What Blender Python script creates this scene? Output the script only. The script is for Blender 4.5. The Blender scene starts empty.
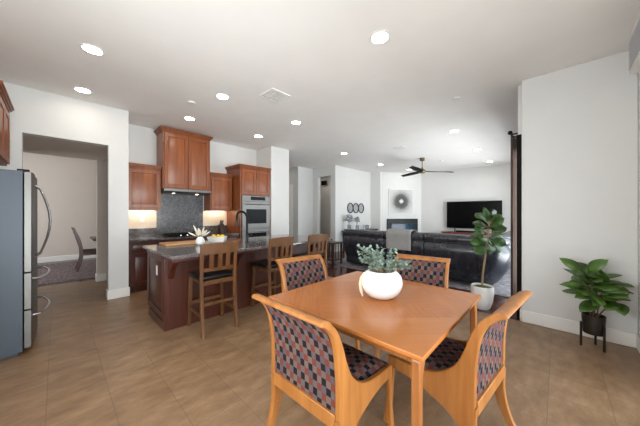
import bpy, bmesh, math, random
from mathutils import Vector, Matrix, Quaternion
random.seed(7)
R = math.radians
PI = math.pi
sc = bpy.context.scene
col = sc.collection

# ------------------------------------------------------------------ camera, world, lights, exposure
cd = bpy.data.cameras.new('camera'); cam = bpy.data.objects.new('camera', cd); col.objects.link(cam)
cd.sensor_width = 36.0; cd.sensor_fit = 'HORIZONTAL'; cd.lens = 250.0 / 640 * 36; cd.clip_start = 0.02
cam.location = (0, 0, 1.38); cam.rotation_euler = (R(90), 0, R(-46.5))
sc.camera = cam

w = bpy.data.worlds.new('sky'); sc.world = w; w.use_nodes = True
wn = w.node_tree; bg = wn.nodes['Background']
bg.inputs['Color'].default_value = (0.80, 0.90, 1.0, 1); bg.inputs['Strength'].default_value = 2.0

def area(name, loc, rot, sx, sy, power, color=(1, 1, 1), spread=180):
    l = bpy.data.lights.new(name, 'AREA'); l.shape = 'RECTANGLE'; l.size = sx; l.size_y = sy
    l.energy = power; l.color = color; l.spread = R(spread)
    o = bpy.data.objects.new(name, l); col.objects.link(o); o.location = loc; o.rotation_euler = rot
    return o
# daylight arriving through the patio doors behind the camera and the living room glazing
area('daylight_patio', (1.2, -0.86, 1.3), (R(90), 0, 0), 4.2, 2.3, 22, (0.98, 0.98, 0.98))
area('daylight_living', (7.2, 0.10, 1.35), (R(90), 0, 0), 5.0, 2.3, 105, (0.93, 0.96, 1.0))
area('fill_dining', (-2.75, 8.6, 1.5), (R(90), 0, R(-90)), 2.2, 1.8, 34, (1.0, 0.92, 0.84))  # added fill for the dining room, outside its added window
area('fill_side', (-1.30, 1.3, 1.55), (R(90), 0, R(-90)), 2.4, 1.6, 76, (1.0, 0.98, 0.955))  # added fill for the right wall, outside the added left window
# added lamps brightening the ceilings, standing in for sunlight off the patio paving
area('bounce_fill_patio', (1.2, -3.4, 0.0), (R(180), 0, 0), 6.0, 4.4, 70, (0.98, 0.975, 0.97))
area('bounce_fill_far', (1.2, -6.5, 0.8), (R(118), 0, 0), 7.0, 1.4, 420, (0.98, 0.98, 0.975))  # added fill reaching the deep kitchen ceiling
area('bounce_fill_living', (7.4, -2.4, 0.0), (R(180), 0, 0), 6.0, 4.0, 390, (0.98, 0.98, 0.98))

vs = sc.view_settings
vs.view_transform = 'Standard'; vs.look = 'None'; vs.gamma = 1.0; vs.use_curve_mapping = False
vs.exposure = 0.64

# ------------------------------------------------------------------ materials
def nt(name):
    m = bpy.data.materials.new(name); m.use_nodes = True
    t = m.node_tree; b = t.nodes['Principled BSDF']
    return m, t, b
def rgb(h):   # sRGB 0..255 -> linear
    return tuple(((c / 255) / 12.92 if c / 255 <= 0.04045 else ((c / 255 + 0.055) / 1.055) ** 2.4) for c in h) + (1,)
def ramp(t, fac, stops):
    r = t.nodes.new('ShaderNodeValToRGB'); t.links.new(fac, r.inputs['Fac'])
    el = r.color_ramp.elements
    el[0].position, el[0].color = stops[0]; el[1].position, el[1].color = stops[-1]
    for p, c in stops[1:-1]:
        e = el.new(p); e.color = c
    return r.outputs['Color']
def coords(t, kind='Object', scale=(1, 1, 1), rot=(0, 0, 0)):
    tc = t.nodes.new('ShaderNodeTexCoord'); mp = t.nodes.new('ShaderNodeMapping')
    mp.inputs['Scale'].default_value = scale; mp.inputs['Rotation'].default_value = rot
    t.links.new(tc.outputs[kind], mp.inputs['Vector']); return mp.outputs['Vector']
def noise(t, vec, scale, detail=4, rough=0.55):
    n = t.nodes.new('ShaderNodeTexNoise'); n.inputs['Scale'].default_value = scale
    n.inputs['Detail'].default_value = detail; n.inputs['Roughness'].default_value = rough
    t.links.new(vec, n.inputs['Vector']); return n.outputs['Fac']
def bump(t, b, h, strength, dist=0.01):
    n = t.nodes.new('ShaderNodeBump'); n.inputs['Strength'].default_value = strength; n.inputs['Distance'].default_value = dist
    t.links.new(h, n.inputs['Height']); t.links.new(n.outputs['Normal'], b.inputs['Normal'])
def mth(t, op, a, b=None, c=None):
    n = t.nodes.new('ShaderNodeMath'); n.operation = op
    for i, v in enumerate((a, b, c)):
        if v is None: continue
        if isinstance(v, (int, float)): n.inputs[i].default_value = v
        else: t.links.new(v, n.inputs[i])
    return n.outputs[0]
def mixc(t, f, a, b):
    n = t.nodes.new('ShaderNodeMix'); n.data_type = 'RGBA'
    if isinstance(f, (int, float)): n.inputs[0].default_value = f
    else: t.links.new(f, n.inputs[0])
    for i, v in ((6, a), (7, b)):
        if isinstance(v, tuple): n.inputs[i].default_value = v
        else: t.links.new(v, n.inputs[i])
    return n.outputs[2]

def plain(name, c, rough=0.5, metal=0.0, var=0.06, sc_=8, bmp=0.0, spec=0.5):
    m, t, b = nt(name); c = rgb(c)
    n = noise(t, coords(t), sc_)
    d = tuple(max(0, x * (1 - var)) for x in c[:3]) + (1,); u = tuple(min(1, x * (1 + var)) for x in c[:3]) + (1,)
    t.links.new(ramp(t, n, [(0.3, d), (0.7, u)]), b.inputs['Base Color'])
    b.inputs['Roughness'].default_value = rough; b.inputs['Metallic'].default_value = metal
    b.inputs['Specular IOR Level'].default_value = spec
    if bmp: bump(t, b, noise(t, coords(t), 90, 6), bmp)
    return m
def wood(name, dark, light, rough=0.4, scale=(30, 30, 2.2), spec=0.5, big=1.0):
    m, t, b = nt(name)
    n1 = noise(t, coords(t, scale=scale), 1.0, 6, 0.6)
    n2 = noise(t, coords(t, scale=tuple(s * 0.18 for s in scale)), 1.3, 2)
    f = mth(t, 'ADD', mth(t, 'MULTIPLY', n1, 0.6), mth(t, 'MULTIPLY', n2, 0.4 * big))
    t.links.new(ramp(t, f, [(0.33, rgb(dark)), (0.66, rgb(light))]), b.inputs['Base Color'])
    b.inputs['Roughness'].default_value = rough; b.inputs['Specular IOR Level'].default_value = spec
    return m
def emit(name, c, s):
    m, t, b = nt(name); b.inputs['Base Color'].default_value = (1, 1, 1, 1)
    b.inputs['Emission Color'].default_value = rgb(c); b.inputs['Emission Strength'].default_value = s
    return m
def thin_glass(name, tint=(0.95, 0.97, 0.97, 1), refl=0.5):
    m, t, b = nt(name); t.nodes.remove(b)
    tr = t.nodes.new('ShaderNodeBsdfTransparent'); tr.inputs['Color'].default_value = tint
    gl = t.nodes.new('ShaderNodeBsdfGlossy'); gl.inputs['Roughness'].default_value = 0.02
    fr = t.nodes.new('ShaderNodeFresnel'); fr.inputs['IOR'].default_value = 1.35
    mx = t.nodes.new('ShaderNodeMixShader')
    t.links.new(mth(t, 'MULTIPLY', fr.outputs[0], refl), mx.inputs[0])
    t.links.new(tr.outputs[0], mx.inputs[1]); t.links.new(gl.outputs[0], mx.inputs[2])
    t.links.new(mx.outputs[0], t.nodes['Material Output'].inputs['Surface'])
    return m

M = {}
M['wall'] = plain('wall_paint', (218, 217, 215), 0.85, var=0.015, sc_=3, spec=0.2)
M['wall_tan'] = plain('passage_paint', (212, 200, 190), 0.85, var=0.015, sc_=3, spec=0.2)
M['ceil'] = plain('ceiling_paint', (242, 239, 236), 0.9, var=0.015, sc_=3, bmp=0.05, spec=0.1)
M['trim'] = plain('white_trim', (238, 235, 230), 0.45, var=0.01)
M['wood_cab'] = wood('cherry_cabinet', (110, 57, 28), (152, 86, 47), 0.33, (22, 22, 1.6))
M['wood_isl'] = wood('dark_cherry', (54, 23, 15), (84, 39, 25), 0.3, (22, 22, 1.6))
M['wood_stool'] = wood('walnut_stool', (70, 42, 20), (112, 72, 36), 0.38, (26, 26, 2))
M['wood_dark'] = wood('dark_wood', (38, 20, 13), (66, 36, 24), 0.35, (22, 22, 2))
M['wood_red'] = wood('red_wood', (84, 38, 22), (128, 64, 40), 0.35, (2, 22, 22))
M['oak_table'] = wood('table_wood', (138, 84, 42), (168, 108, 58), 0.34, (26, 26, 1.8))
M['oak'] = wood('honey_oak', (140, 84, 38), (176, 116, 57), 0.34, (26, 26, 1.8))
M['board'] = wood('board_wood', (170, 122, 78), (214, 170, 124), 0.45, (2, 24, 24))
M['leather'] = plain('black_leather', (15, 15, 17), 0.32, var=0.25, sc_=14, bmp=0.12)
M['sofa'] = plain('sofa_leather', (38, 42, 50), 0.27, var=0.3, sc_=7, bmp=0.06, spec=0.8)
M['throw'] = plain('grey_knit', (148, 146, 144), 0.95, var=0.14, sc_=60, bmp=0.3, spec=0.1)
M['black'] = plain('black_metal', (16, 16, 17), 0.35, metal=0.3, var=0.1)
M['blackmatte'] = plain('black_matte', (12, 12, 13), 0.55, var=0.1, spec=0.2)
M['bronze'] = plain('dark_bronze', (9, 8, 7), 0.6, metal=0.0, var=0.1, spec=0.15)
M['brass'] = plain('antique_brass', (112, 98, 72), 0.4, metal=0.8, var=0.1)
M['steel'] = plain('stainless_steel', (116, 114, 111), 0.38, metal=0.85, var=0.05, sc_=4)
M['steel_side'] = plain('grey_painted_side', (72, 79, 88), 0.42, metal=0.3, var=0.04, sc_=3)
M['chrome'] = plain('bright_metal', (205, 205, 208), 0.18, metal=1.0, var=0.02)
M['gun'] = plain('gunmetal', (62, 58, 52), 0.35, metal=0.75, var=0.08)
M['oven_glass'] = plain('oven_glass', (6, 7, 8), 0.3, var=0.05, spec=0.12)
M['screen'] = plain('screen_black', (4, 4, 5), 0.25, var=0.05, spec=0.15)
M['ceramic'] = plain('white_ceramic', (242, 241, 238), 0.4, var=0.01)
M['cream'] = plain('cream_ceramic', (226, 208, 178), 0.5, var=0.04)
M['white'] = plain('white_plastic', (236, 234, 230), 0.4, var=0.01)
M['lemon'] = plain('lemon_yellow', (236, 204, 52), 0.45, var=0.06, sc_=30)
M['pampas'] = plain('dried_cream', (232, 220, 200), 0.9, var=0.1, sc_=40)
M['soil'] = plain('moss_soil', (84, 88, 46), 0.95, var=0.35, sc_=60, bmp=0.5)
M['soil_dark'] = plain('dark_soil', (28, 23, 18), 0.95, var=0.35, sc_=60, bmp=0.5)
M['trunk'] = plain('pale_trunk', (150, 124, 92), 0.8, var=0.2, sc_=40)
M['stemg'] = plain('brown_stem', (96, 74, 48), 0.8, var=0.2, sc_=40)
M['eucs'] = plain('euc_stem', (124, 108, 78), 0.8, var=0.2, sc_=40)
M['euc'] = plain('eucalyptus_leaf', (134, 154, 142), 0.7, var=0.35, sc_=26)
M['fig'] = plain('fig_leaf', (58, 90, 37), 0.4, var=0.4, sc_=12)
M['rubber'] = plain('glossy_leaf', (68, 98, 34), 0.35, var=0.6, sc_=6)
M['curtain'] = plain('taupe_curtain', (92, 79, 72), 0.9, var=0.08, sc_=20, spec=0.1)
M['cellular'] = plain('grey_shade', (206, 207, 210), 0.6, var=0.03)
M['silver'] = plain('silver_flower', (150, 152, 155), 0.4, metal=0.5, var=0.3, sc_=30)
M['lamp'] = emit('lamp_glow', (255, 244, 230), 36)
M['undercab'] = emit('undercabinet_strip', (255, 228, 196), 11)
M['glass'] = thin_glass('window_glass')
M['clear'] = thin_glass('clear_glass', (0.86, 0.88, 0.89, 1), 0.9)
M['mirror'] = plain('mirror', (200, 204, 208), 0.06, metal=1.0, var=0.01)
M['navy'] = plain('dark_navy_surround', (14, 18, 24), 0.4, var=0.1, spec=0.3)
M['fireglass'] = plain('fire_glass', (40, 66, 88), 0.1, var=0.1)
M['patio'] = plain('patio_concrete', (176, 168, 158), 0.9, var=0.06, sc_=3)

def mk_granite():
    m, t, b = nt('granite')
    v = coords(t); n1 = noise(t, v, 85, 4, 0.7); n2 = noise(t, v, 14, 3)
    f = mth(t, 'ADD', mth(t, 'MULTIPLY', n1, 0.75), mth(t, 'MULTIPLY', n2, 0.25))
    t.links.new(ramp(t, f, [(0.36, rgb((34, 30, 30))), (0.48, rgb((86, 78, 76))), (0.56, rgb((112, 104, 102))), (0.66, rgb((176, 168, 164)))]), b.inputs['Base Color'])
    b.inputs['Roughness'].default_value = 0.12; return m
M['granite'] = mk_granite()
def mk_backsplash():
    m, t, b = nt('granite_backsplash')
    v = coords(t); n1 = noise(t, v, 38, 5, 0.8)
    t.links.new(ramp(t, n1, [(0.36, rgb((52, 52, 55))), (0.5, rgb((86, 86, 89))), (0.66, rgb((128, 127, 128)))]), b.inputs['Base Color'])
    b.inputs['Roughness'].default_value = 0.25; return m
M['backsplash'] = mk_backsplash()
M['creamtile'] = plain('cream_tile', (232, 214, 190), 0.4, var=0.05, sc_=9)

def mk_tile():
    m, t, b = nt('beige_floor_tile')
    tc = t.nodes.new('ShaderNodeTexCoord'); sx = t.nodes.new('ShaderNodeSeparateXYZ'); t.links.new(tc.outputs['Object'], sx.inputs[0])
    S = 0.33
    def cell(o, off):
        a = mth(t, 'DIVIDE', mth(t, 'ADD', o, off), S); fl = mth(t, 'FLOOR', a)
        fr = mth(t, 'SUBTRACT', a, fl); e = mth(t, 'MINIMUM', fr, mth(t, 'SUBTRACT', 1.0, fr))
        return fl, e
    fx, ex = cell(sx.outputs[0], 10 * S + 0.05); fy, ey = cell(sx.outputs[1], 10 * S - 0.05)
    e = mth(t, 'MINIMUM', ex, ey); g = mth(t, 'LESS_THAN', e, 0.0075)
    wn_ = t.nodes.new('ShaderNodeTexWhiteNoise'); wn_.noise_dimensions = '2D'
    cb = t.nodes.new('ShaderNodeCombineXYZ'); t.links.new(fx, cb.inputs[0]); t.links.new(fy, cb.inputs[1]); t.links.new(cb.outputs[0], wn_.inputs['Vector'])
    v = coords(t, scale=(1.0, 2.2, 1), rot=(0, 0, R(45)))
    n = noise(t, v, 4.5, 7, 0.62)
    f = mth(t, 'ADD', n, mth(t, 'MULTIPLY', mth(t, 'SUBTRACT', wn_.outputs['Value'], 0.5), 0.10))
    c = ramp(t, f, [(0.28, rgb((118, 91, 66))), (0.52, rgb((141, 111, 83))), (0.75, rgb((160, 131, 102)))])
    c2 = mixc(t, g, c, mixc(t, 0.55, c, rgb((98, 80, 64))))
    t.links.new(c2, b.inputs['Base Color']); b.inputs['Roughness'].default_value = 0.36
    b.inputs['Specular IOR Level'].default_value = 0.45
    bump(t, b, mth(t, 'SUBTRACT', mth(t, 'MULTIPLY', n, 0.25), g), 0.12, 0.004)
    return m
M['tile'] = mk_tile()
def mk_plank(name, dark, light, rot=0, rough=0.22):
    m, t, b = nt(name)
    br = t.nodes.new('ShaderNodeTexBrick'); t.links.new(coords(t, rot=(0, 0, rot)), br.inputs['Vector'])
    br.inputs['Scale'].default_value = 1.0; br.inputs['Brick Width'].default_value = 1.3; br.inputs['Row Height'].default_value = 0.12
    br.inputs['Mortar Size'].default_value = 0.003; br.inputs['Color1'].default_value = rgb(dark); br.inputs['Color2'].default_value = rgb(light)
    br.inputs['Mortar'].default_value = rgb((22, 12, 8))
    n = noise(t, coords(t, scale=(2, 30, 1), rot=(0, 0, rot)), 1.5, 5)
    t.links.new(mixc(t, mth(t, 'MULTIPLY', n, 0.5), br.outputs['Color'], rgb(dark)), b.inputs['Base Color'])
    b.inputs['Roughness'].default_value = rough; return m
M['plank'] = mk_plank('dark_plank_floor', (58, 26, 17), (96, 48, 32))
def mk_rug(name, a, c, scale, stripes):
    m, t, b = nt(name)
    n = noise(t, coords(t, scale=stripes), scale, 5, 0.7)
    t.links.new(ramp(t, n, [(0.35, rgb(a)), (0.65, rgb(c))]), b.inputs['Base Color'])
    b.inputs['Roughness'].default_value = 1.0; b.inputs['Specular IOR Level'].default_value = 0.05
    bump(t, b, noise(t, coords(t), 120, 4), 0.5); return m
M['rug'] = mk_rug('grey_rug', (112, 108, 112), (164, 160, 164), 9, (1, 1, 1))
M['rug_dining'] = mk_rug('faded_rug', (96, 90, 98), (150, 132, 128), 7, (3, 0.8, 1))

def mk_checker():
    m, t, b = nt('checker_upholstery')
    tc = t.nodes.new('ShaderNodeTexCoord'); sx = t.nodes.new('ShaderNodeSeparateXYZ'); t.links.new(tc.outputs['UV'], sx.inputs[0])
    s = 0.031
    u = mth(t, 'FLOOR', mth(t, 'DIVIDE', sx.outputs[0], s)); v = mth(t, 'FLOOR', mth(t, 'DIVIDE', sx.outputs[1], s))
    a = mth(t, 'FLOORED_MODULO', mth(t, 'ADD', u, v), 2.0)          # 0: ground square, 1: coloured square
    k = mth(t, 'FLOORED_MODULO', mth(t, 'ADD', u, mth(t, 'MULTIPLY', v, 3.0)), 8.0)
    wn_ = t.nodes.new('ShaderNodeTexWhiteNoise'); wn_.noise_dimensions = '2D'
    cb = t.nodes.new('ShaderNodeCombineXYZ'); t.links.new(u, cb.inputs[0]); t.links.new(v, cb.inputs[1]); t.links.new(cb.outputs[0], wn_.inputs['Vector'])
    ground = mixc(t, wn_.outputs['Value'], rgb((84, 76, 84)), rgb((112, 94, 86)))
    colr = mixc(t, mth(t, 'GREATER_THAN', k, 4.5), rgb((26, 20, 22)), rgb((112, 56, 44)))
    c = mixc(t, a, ground, colr)
    c = mixc(t, mth(t, 'MULTIPLY', noise(t, coords(t, 'UV'), 700, 2), 0.25), c, rgb((60, 50, 50)))
    t.links.new(c, b.inputs['Base Color']); b.inputs['Roughness'].default_value = 0.9; b.inputs['Specular IOR Level'].default_value = 0.15
    return m
M['checker'] = mk_checker()

def mk_tabletop():
    m, t, b = nt('matched_veneer')
    tc = t.nodes.new('ShaderNodeTexCoord'); sx = t.nodes.new('ShaderNodeSeparateXYZ'); t.links.new(tc.outputs['Object'], sx.inputs[0])
    ax = mth(t, 'ABSOLUTE', sx.outputs[0]); ay = mth(t, 'ABSOLUTE', sx.outputs[1])
    su = mth(t, 'ADD', ax, ay); di = mth(t, 'SUBTRACT', ax, ay)
    outer = mth(t, 'GREATER_THAN', su, 0.585)
    def grain(across, along):
        cb = t.nodes.new('ShaderNodeCombineXYZ'); t.links.new(mth(t, 'MULTIPLY', across, 34.0), cb.inputs[0]); t.links.new(mth(t, 'MULTIPLY', along, 2.2), cb.inputs[1])
        return noise(t, cb.outputs[0], 1.0, 5, 0.6)
    g1 = grain(su, di); g2 = grain(di, su)
    f = mth(t, 'ADD', mth(t, 'MULTIPLY', g1, outer), mth(t, 'MULTIPLY', g2, mth(t, 'SUBTRACT', 1.0, outer)))
    c = ramp(t, f, [(0.25, rgb((158, 88, 34))), (0.75, rgb((182, 110, 46)))])
    q = mth(t, 'GREATER_THAN', mth(t, 'MULTIPLY', sx.outputs[0], sx.outputs[1]), 0.0)
    c = mixc(t, mth(t, 'MULTIPLY', mth(t, 'MULTIPLY', q, outer), 0.45), c, rgb((184, 118, 64)))
    t.links.new(c, b.inputs['Base Color']); b.inputs['Roughness'].default_value = 0.2; b.inputs['Specular IOR Level'].default_value = 0.35
    return m
M['tabletop'] = mk_tabletop()

def mk_art():
    m, t, b = nt('abstract_canvas')
    tc = t.nodes.new('ShaderNodeTexCoord'); sx = t.nodes.new('ShaderNodeSeparateXYZ'); t.links.new(tc.outputs['Object'], sx.inputs[0])
    x = sx.outputs[0]; z = mth(t, 'SUBTRACT', sx.outputs[2], 0.50)
    r = mth(t, 'SQRT', mth(t, 'ADD', mth(t, 'MULTIPLY', x, x), mth(t, 'MULTIPLY', z, z)))
    n = noise(t, coords(t), 14, 5, 0.75)
    rr = mth(t, 'ADD', r, mth(t, 'MULTIPLY', mth(t, 'SUBTRACT', n, 0.5), 0.24))
    c = ramp(t, rr, [(0.06, rgb((220, 220, 218))), (0.10, rgb((96, 96, 96))), (0.18, rgb((82, 82, 81))), (0.28, rgb((104, 104, 103))), (0.36, rgb((160, 160, 158))), (0.5, rgb((196, 195, 193))), (0.7, rgb((206, 205, 203)))])
    t.links.new(c, b.inputs['Base Color']); b.inputs['Roughness'].default_value = 0.8; return m
M['art'] = mk_art()

# ------------------------------------------------------------------ mesh helpers
class MB:
    def __init__(s): s.v = []; s.f = []; s.uv = {}
    def box(s, x0, x1, y0, y1, z0, z1):
        b = len(s.v)
        s.v += [(x0, y0, z0), (x1, y0, z0), (x1, y1, z0), (x0, y1, z0), (x0, y0, z1), (x1, y0, z1), (x1, y1, z1), (x0, y1, z1)]
        s.f += [tuple(b + i for i in q) for q in ((0, 3, 2, 1), (4, 5, 6, 7), (0, 1, 5, 4), (1, 2, 6, 5), (2, 3, 7, 6), (3, 0, 4, 7))]
        return s
    def hexa(s, bot, top):
        b = len(s.v); s.v += list(bot) + list(top)
        s.f += [tuple(b + i for i in q) for q in ((0, 3, 2, 1), (4, 5, 6, 7), (0, 1, 5, 4), (1, 2, 6, 5), (2, 3, 7, 6), (3, 0, 4, 7))]
        return s
    def prism(s, poly, axis, a0, a1):
        """extrude a closed 2D outline along an axis: 'x' -> (y,z) outline, 'y' -> (x,z), 'z' -> (x,y)"""
        def p(q, a): return {'x': (a, q[0], q[1]), 'y': (q[0], a, q[1]), 'z': (q[0], q[1], a)}[axis]
        b = len(s.v); n = len(poly)
        s.v += [p(q, a0) for q in poly] + [p(q, a1) for q in poly]
        s.f.append(tuple(b + i for i in range(n))); s.f.append(tuple(b + n + i for i in reversed(range(n))))
        for i in range(n):
            j = (i + 1) % n; s.f.append((b + i, b + n + i, b + n + j, b + j))
        return s
    def strip(s, prof0, prof1, axis, a0, a1):
        """solid between two matching open profiles, extruded along axis (safe for concave shapes)"""
        def p(q, a): return {'x': (a, q[0], q[1]), 'y': (q[0], a, q[1]), 'z': (q[0], q[1], a)}[axis]
        b = len(s.v); n = len(prof0)
        for pr, a in ((prof0, a0), (prof1, a0), (prof0, a1), (prof1, a1)): s.v += [p(q, a) for q in pr]
        A, B, C_, D = b, b + n, b + 2 * n, b + 3 * n
        for i in range(n - 1):
            s.f += [(A + i, A + i + 1, B + i + 1, B + i), (C_ + i, D + i, D + i + 1, C_ + i + 1),
                    (A + i, C_ + i, C_ + i + 1, A + i + 1), (B + i, B + i + 1, D + i + 1, D + i)]
        s.f += [(A, B, D, C_), (A + n - 1, C_ + n - 1, D + n - 1, B + n - 1)]
        return s
    def tube(s, pts, rad, n=8):
        pts = [Vector(p) for p in pts]; rad = rad if isinstance(rad, (list, tuple)) else [rad] * len(pts)
        b = len(s.v); up = None
        for i, p in enumerate(pts):
            d = (pts[min(i + 1, len(pts) - 1)] - pts[max(i - 1, 0)]).normalized()
            if up is None:
                up = Vector((0, 0, 1)) if abs(d.z) < 0.9 else Vector((1, 0, 0))
            a = d.cross(up).normalized(); c = a.cross(d).normalized(); up = c
            for k in range(n):
                t_ = 2 * PI * k / n; q = p + (a * math.cos(t_) + c * math.sin(t_)) * rad[i]; s.v.append(tuple(q))
        for i in range(len(pts) - 1):
            for k in range(n):
                k2 = (k + 1) % n; s.f.append((b + i * n + k, b + i * n + k2, b + (i + 1) * n + k2, b + (i + 1) * n + k))
        s.f.append(tuple(b + k for k in reversed(range(n)))); e = b + (len(pts) - 1) * n; s.f.append(tuple(e + k for k in range(n)))
        return s
    def lathe(s, prof, n=24, c=(0, 0, 0)):
        b = len(s.v)
        for r, z in prof:
            for k in range(n): a = 2 * PI * k / n; s.v.append((c[0] + r * math.cos(a), c[1] + r * math.sin(a), c[2] + z))
        for i in range(len(prof) - 1):
            for k in range(n):
                k2 = (k + 1) % n; s.f.append((b + i * n + k, b + i * n + k2, b + (i + 1) * n + k2, b + (i + 1) * n + k))
        s.f.append(tuple(b + k for k in reversed(range(n)))); e = b + (len(prof) - 1) * n; s.f.append(tuple(e + k for k in range(n)))
        return s
    def grid(s, fn, nu, nv):
        b = len(s.v)
        for i in range(nu + 1):
            for j in range(nv + 1): s.v.append(tuple(fn(i / nu, j / nv)))
        for i in range(nu):
            for j in range(nv): a = b + i * (nv + 1) + j; s.f.append((a, a + nv + 1, a + nv + 2, a + 1))
        return s
    def ell(s, c, r, n=12, m=8):
        prof = [(max(1e-4, math.sin(PI * i / m)), -math.cos(PI * i / m)) for i in range(m + 1)]
        b = len(s.v); s.lathe(prof, n)
        for i in range(b, len(s.v)):
            x, y, z = s.v[i]; s.v[i] = (c[0] + x * r[0], c[1] + y * r[1], c[2] + z * r[2])
        return s
    def leaf(s, base, d, up, L, W, curl=0.25, fold=0.15, pw=0.8):
        """one leaf blade, slightly folded and curled, 5 x 2 quads"""
        d = Vector(d).normalized(); up = Vector(up); a = d.cross(up)
        if a.length < 1e-3: a = d.cross(Vector((1, 0, 0)))
        a.normalize(); n = a.cross(d).normalized(); base = Vector(base)
        b = len(s.v); N = 6
        for i in range(N + 1):
            t_ = i / N; wv = W * 0.5 * (math.sin(PI * min(1, t_ ** pw)) ** 0.75 if 0 < t_ < 1 else 0.02)
            p = base + d * (L * t_) - n * (curl * L * t_ * t_)
            for k in (-1, 0, 1): s.v.append(tuple(p + a * (wv * k) + n * (fold * wv * abs(k))))
        for i in range(N):
            for k in range(2): q = b + i * 3 + k; s.f.append((q, q + 1, q + 4, q + 3))
        return s
    def build(s, name, mat, parent=None, bevel=0.0, seg=2, smooth=True, ang=35, uvf=None, solid=0.0, sub=0):
        me = bpy.data.meshes.new(name); me.from_pydata(s.v, [], s.f); me.validate(); me.update()
        bm = bmesh.new(); bm.from_mesh(me); bmesh.ops.recalc_face_normals(bm, faces=bm.faces)
        if uvf:
            L_ = bm.loops.layers.uv.new('UVMap')
            for f in bm.faces:
                for l in f.loops: l[L_].uv = uvf(l.vert.co, f.normal)
        bm.to_mesh(me); bm.free()
        if smooth:
            for p in me.polygons: p.use_smooth = True
            me.set_sharp_from_angle(angle=R(ang))
        me.materials.append(mat)
        o = bpy.data.objects.new(name, me); col.objects.link(o)
        if parent: o.parent = parent
        if solid:
            md = o.modifiers.new('solid', 'SOLIDIFY'); md.thickness = solid; md.offset = 0
        if bevel:
            md = o.modifiers.new('bevel', 'BEVEL'); md.width = bevel; md.segments = seg; md.limit_method = 'ANGLE'; md.angle_limit = R(40)
        if sub:
            md = o.modifiers.new('sub', 'SUBSURF'); md.levels = sub; md.render_levels = sub
        return o

def tag(o, label, cat, group=None, kind=None):
    o['label'] = label; o['category'] = cat
    if group: o['group'] = group
    if kind: o['kind'] = kind
    return o
def thing(name, label, cat, loc=(0, 0, 0), rz=0.0, group=None):
    o = bpy.data.objects.new(name, None); o.empty_display_size = 0.1; col.objects.link(o)
    o.location = loc; o.rotation_euler = (0, 0, rz); return tag(o, label, cat, group)
def struct(o): o['kind'] = 'structure'; return o
def dup(root, loc, rz, label, group=None):
    r = root.copy(); col.objects.link(r); r.location = loc; r.rotation_euler = (0, 0, rz); r['label'] = label
    if group: r['group'] = group
    for ch in list(root.children):
        c = ch.copy(); col.objects.link(c); c.parent = r
        for g in list(ch.children):
            d = g.copy(); col.objects.link(d); d.parent = c
    return r

# ------------------------------------------------------------------ room shell
CZ = 3.07
RX = 4.08           # right wall face
struct(MB().box(-1.2, RX, -0.75, 6.95, -0.1, 0).build('floor', M['tile'], smooth=False))
m_ = MB().box(RX, 11.2, -0.75, 11, -0.1, 0).box(-3, RX, 6.95, 11, -0.1, 0)
struct(m_.build('floor_wood', M['plank'], smooth=False))
struct(MB().box(-3.2, 11.2, -0.75, 11, CZ, CZ + 0.12).build('ceiling', M['ceil'], smooth=False))
# left wall behind the refrigerator, with an unseen window added for light
struct(MB().box(-1.15, -1.0, -0.60, 0.1, 0, CZ).box(-1.15, -1.0, 2.5, 5.17, 0, CZ).box(-1.15, -1.0, 0.1, 2.5, 0, 0.75).box(-1.15, -1.0, 0.1, 2.5, 2.35, CZ).build('wall_left', M['wall'], smooth=False))
w2 = struct(MB().box(-1.11, -1.05, 0.1, 0.16, 0.75, 2.35).box(-1.11, -1.05, 2.44, 2.5, 0.75, 2.35).box(-1.11, -1.05, 0.16, 2.44, 0.75, 0.81).box(-1.11, -1.05, 0.16, 2.44, 2.29, 2.35)
            .box(-1.11, -1.05, 1.27, 1.33, 0.81, 2.29).build('added_window_left', M['trim']))
MB().box(-1.083, -1.077, 0.16, 2.44, 0.81, 2.29).build('added_window_pane', M['glass'], w2, smooth=False)
# patio wall behind the camera, with a wide sliding door opening
struct(MB().box(-1.15, -0.7, -0.75, -0.60, 0, CZ).box(-0.7, 3.1, -0.75, -0.60, 2.4, CZ).box(3.1, RX + 0.2, -0.75, -0.60, 0, CZ)
       .build('wall_patio', M['wall'], smooth=False))
m_ = MB()
for x in (-0.7, 0.22, 1.17, 2.12, 3.04): m_.box(x, x + 0.06, -0.70, -0.65, 0, 2.4)
m_.box(-0.64, 3.04, -0.70, -0.65, 0, 0.06).box(-0.64, 3.04, -0.70, -0.65, 2.34, 2.4)
d1 = struct(m_.build('door_1', M['trim']))
MB().box(-0.64, 3.04, -0.678, -0.672, 0.06, 2.34).build('door_glass', M['glass'], d1, smooth=False)
# right stub wall with the potted plant in front of it
struct(MB().box(RX, RX + 0.14, -0.60, 0.33, 0, CZ).build('wall_right', M['wall'], bevel=0.012, smooth=False))
# kitchen: wall with the passage opening, back wall, tall block beside the ovens
OY = 5.17
struct(MB().box(-1.15, -0.317, OY, OY + 0.15, 0, CZ).box(-0.317, 0.567, OY, OY + 0.15, 2.455, CZ).box(0.567, 0.825, OY, OY + 0.15, 0, CZ)
       .build('wall_opening', M['wall'], smooth=False))
struct(MB().box(0.68, 3.72, 5.90, 6.05, 0, CZ).box(0.68, 0.825, 5.32, 5.90, 0, CZ).build('wall_kitchen', M['wall'], smooth=False))
struct(MB().box(3.72, 4.30, 5.22, 7.9, 0, CZ).build('wall_block', M['wall'], bevel=0.012, smooth=False))
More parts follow.
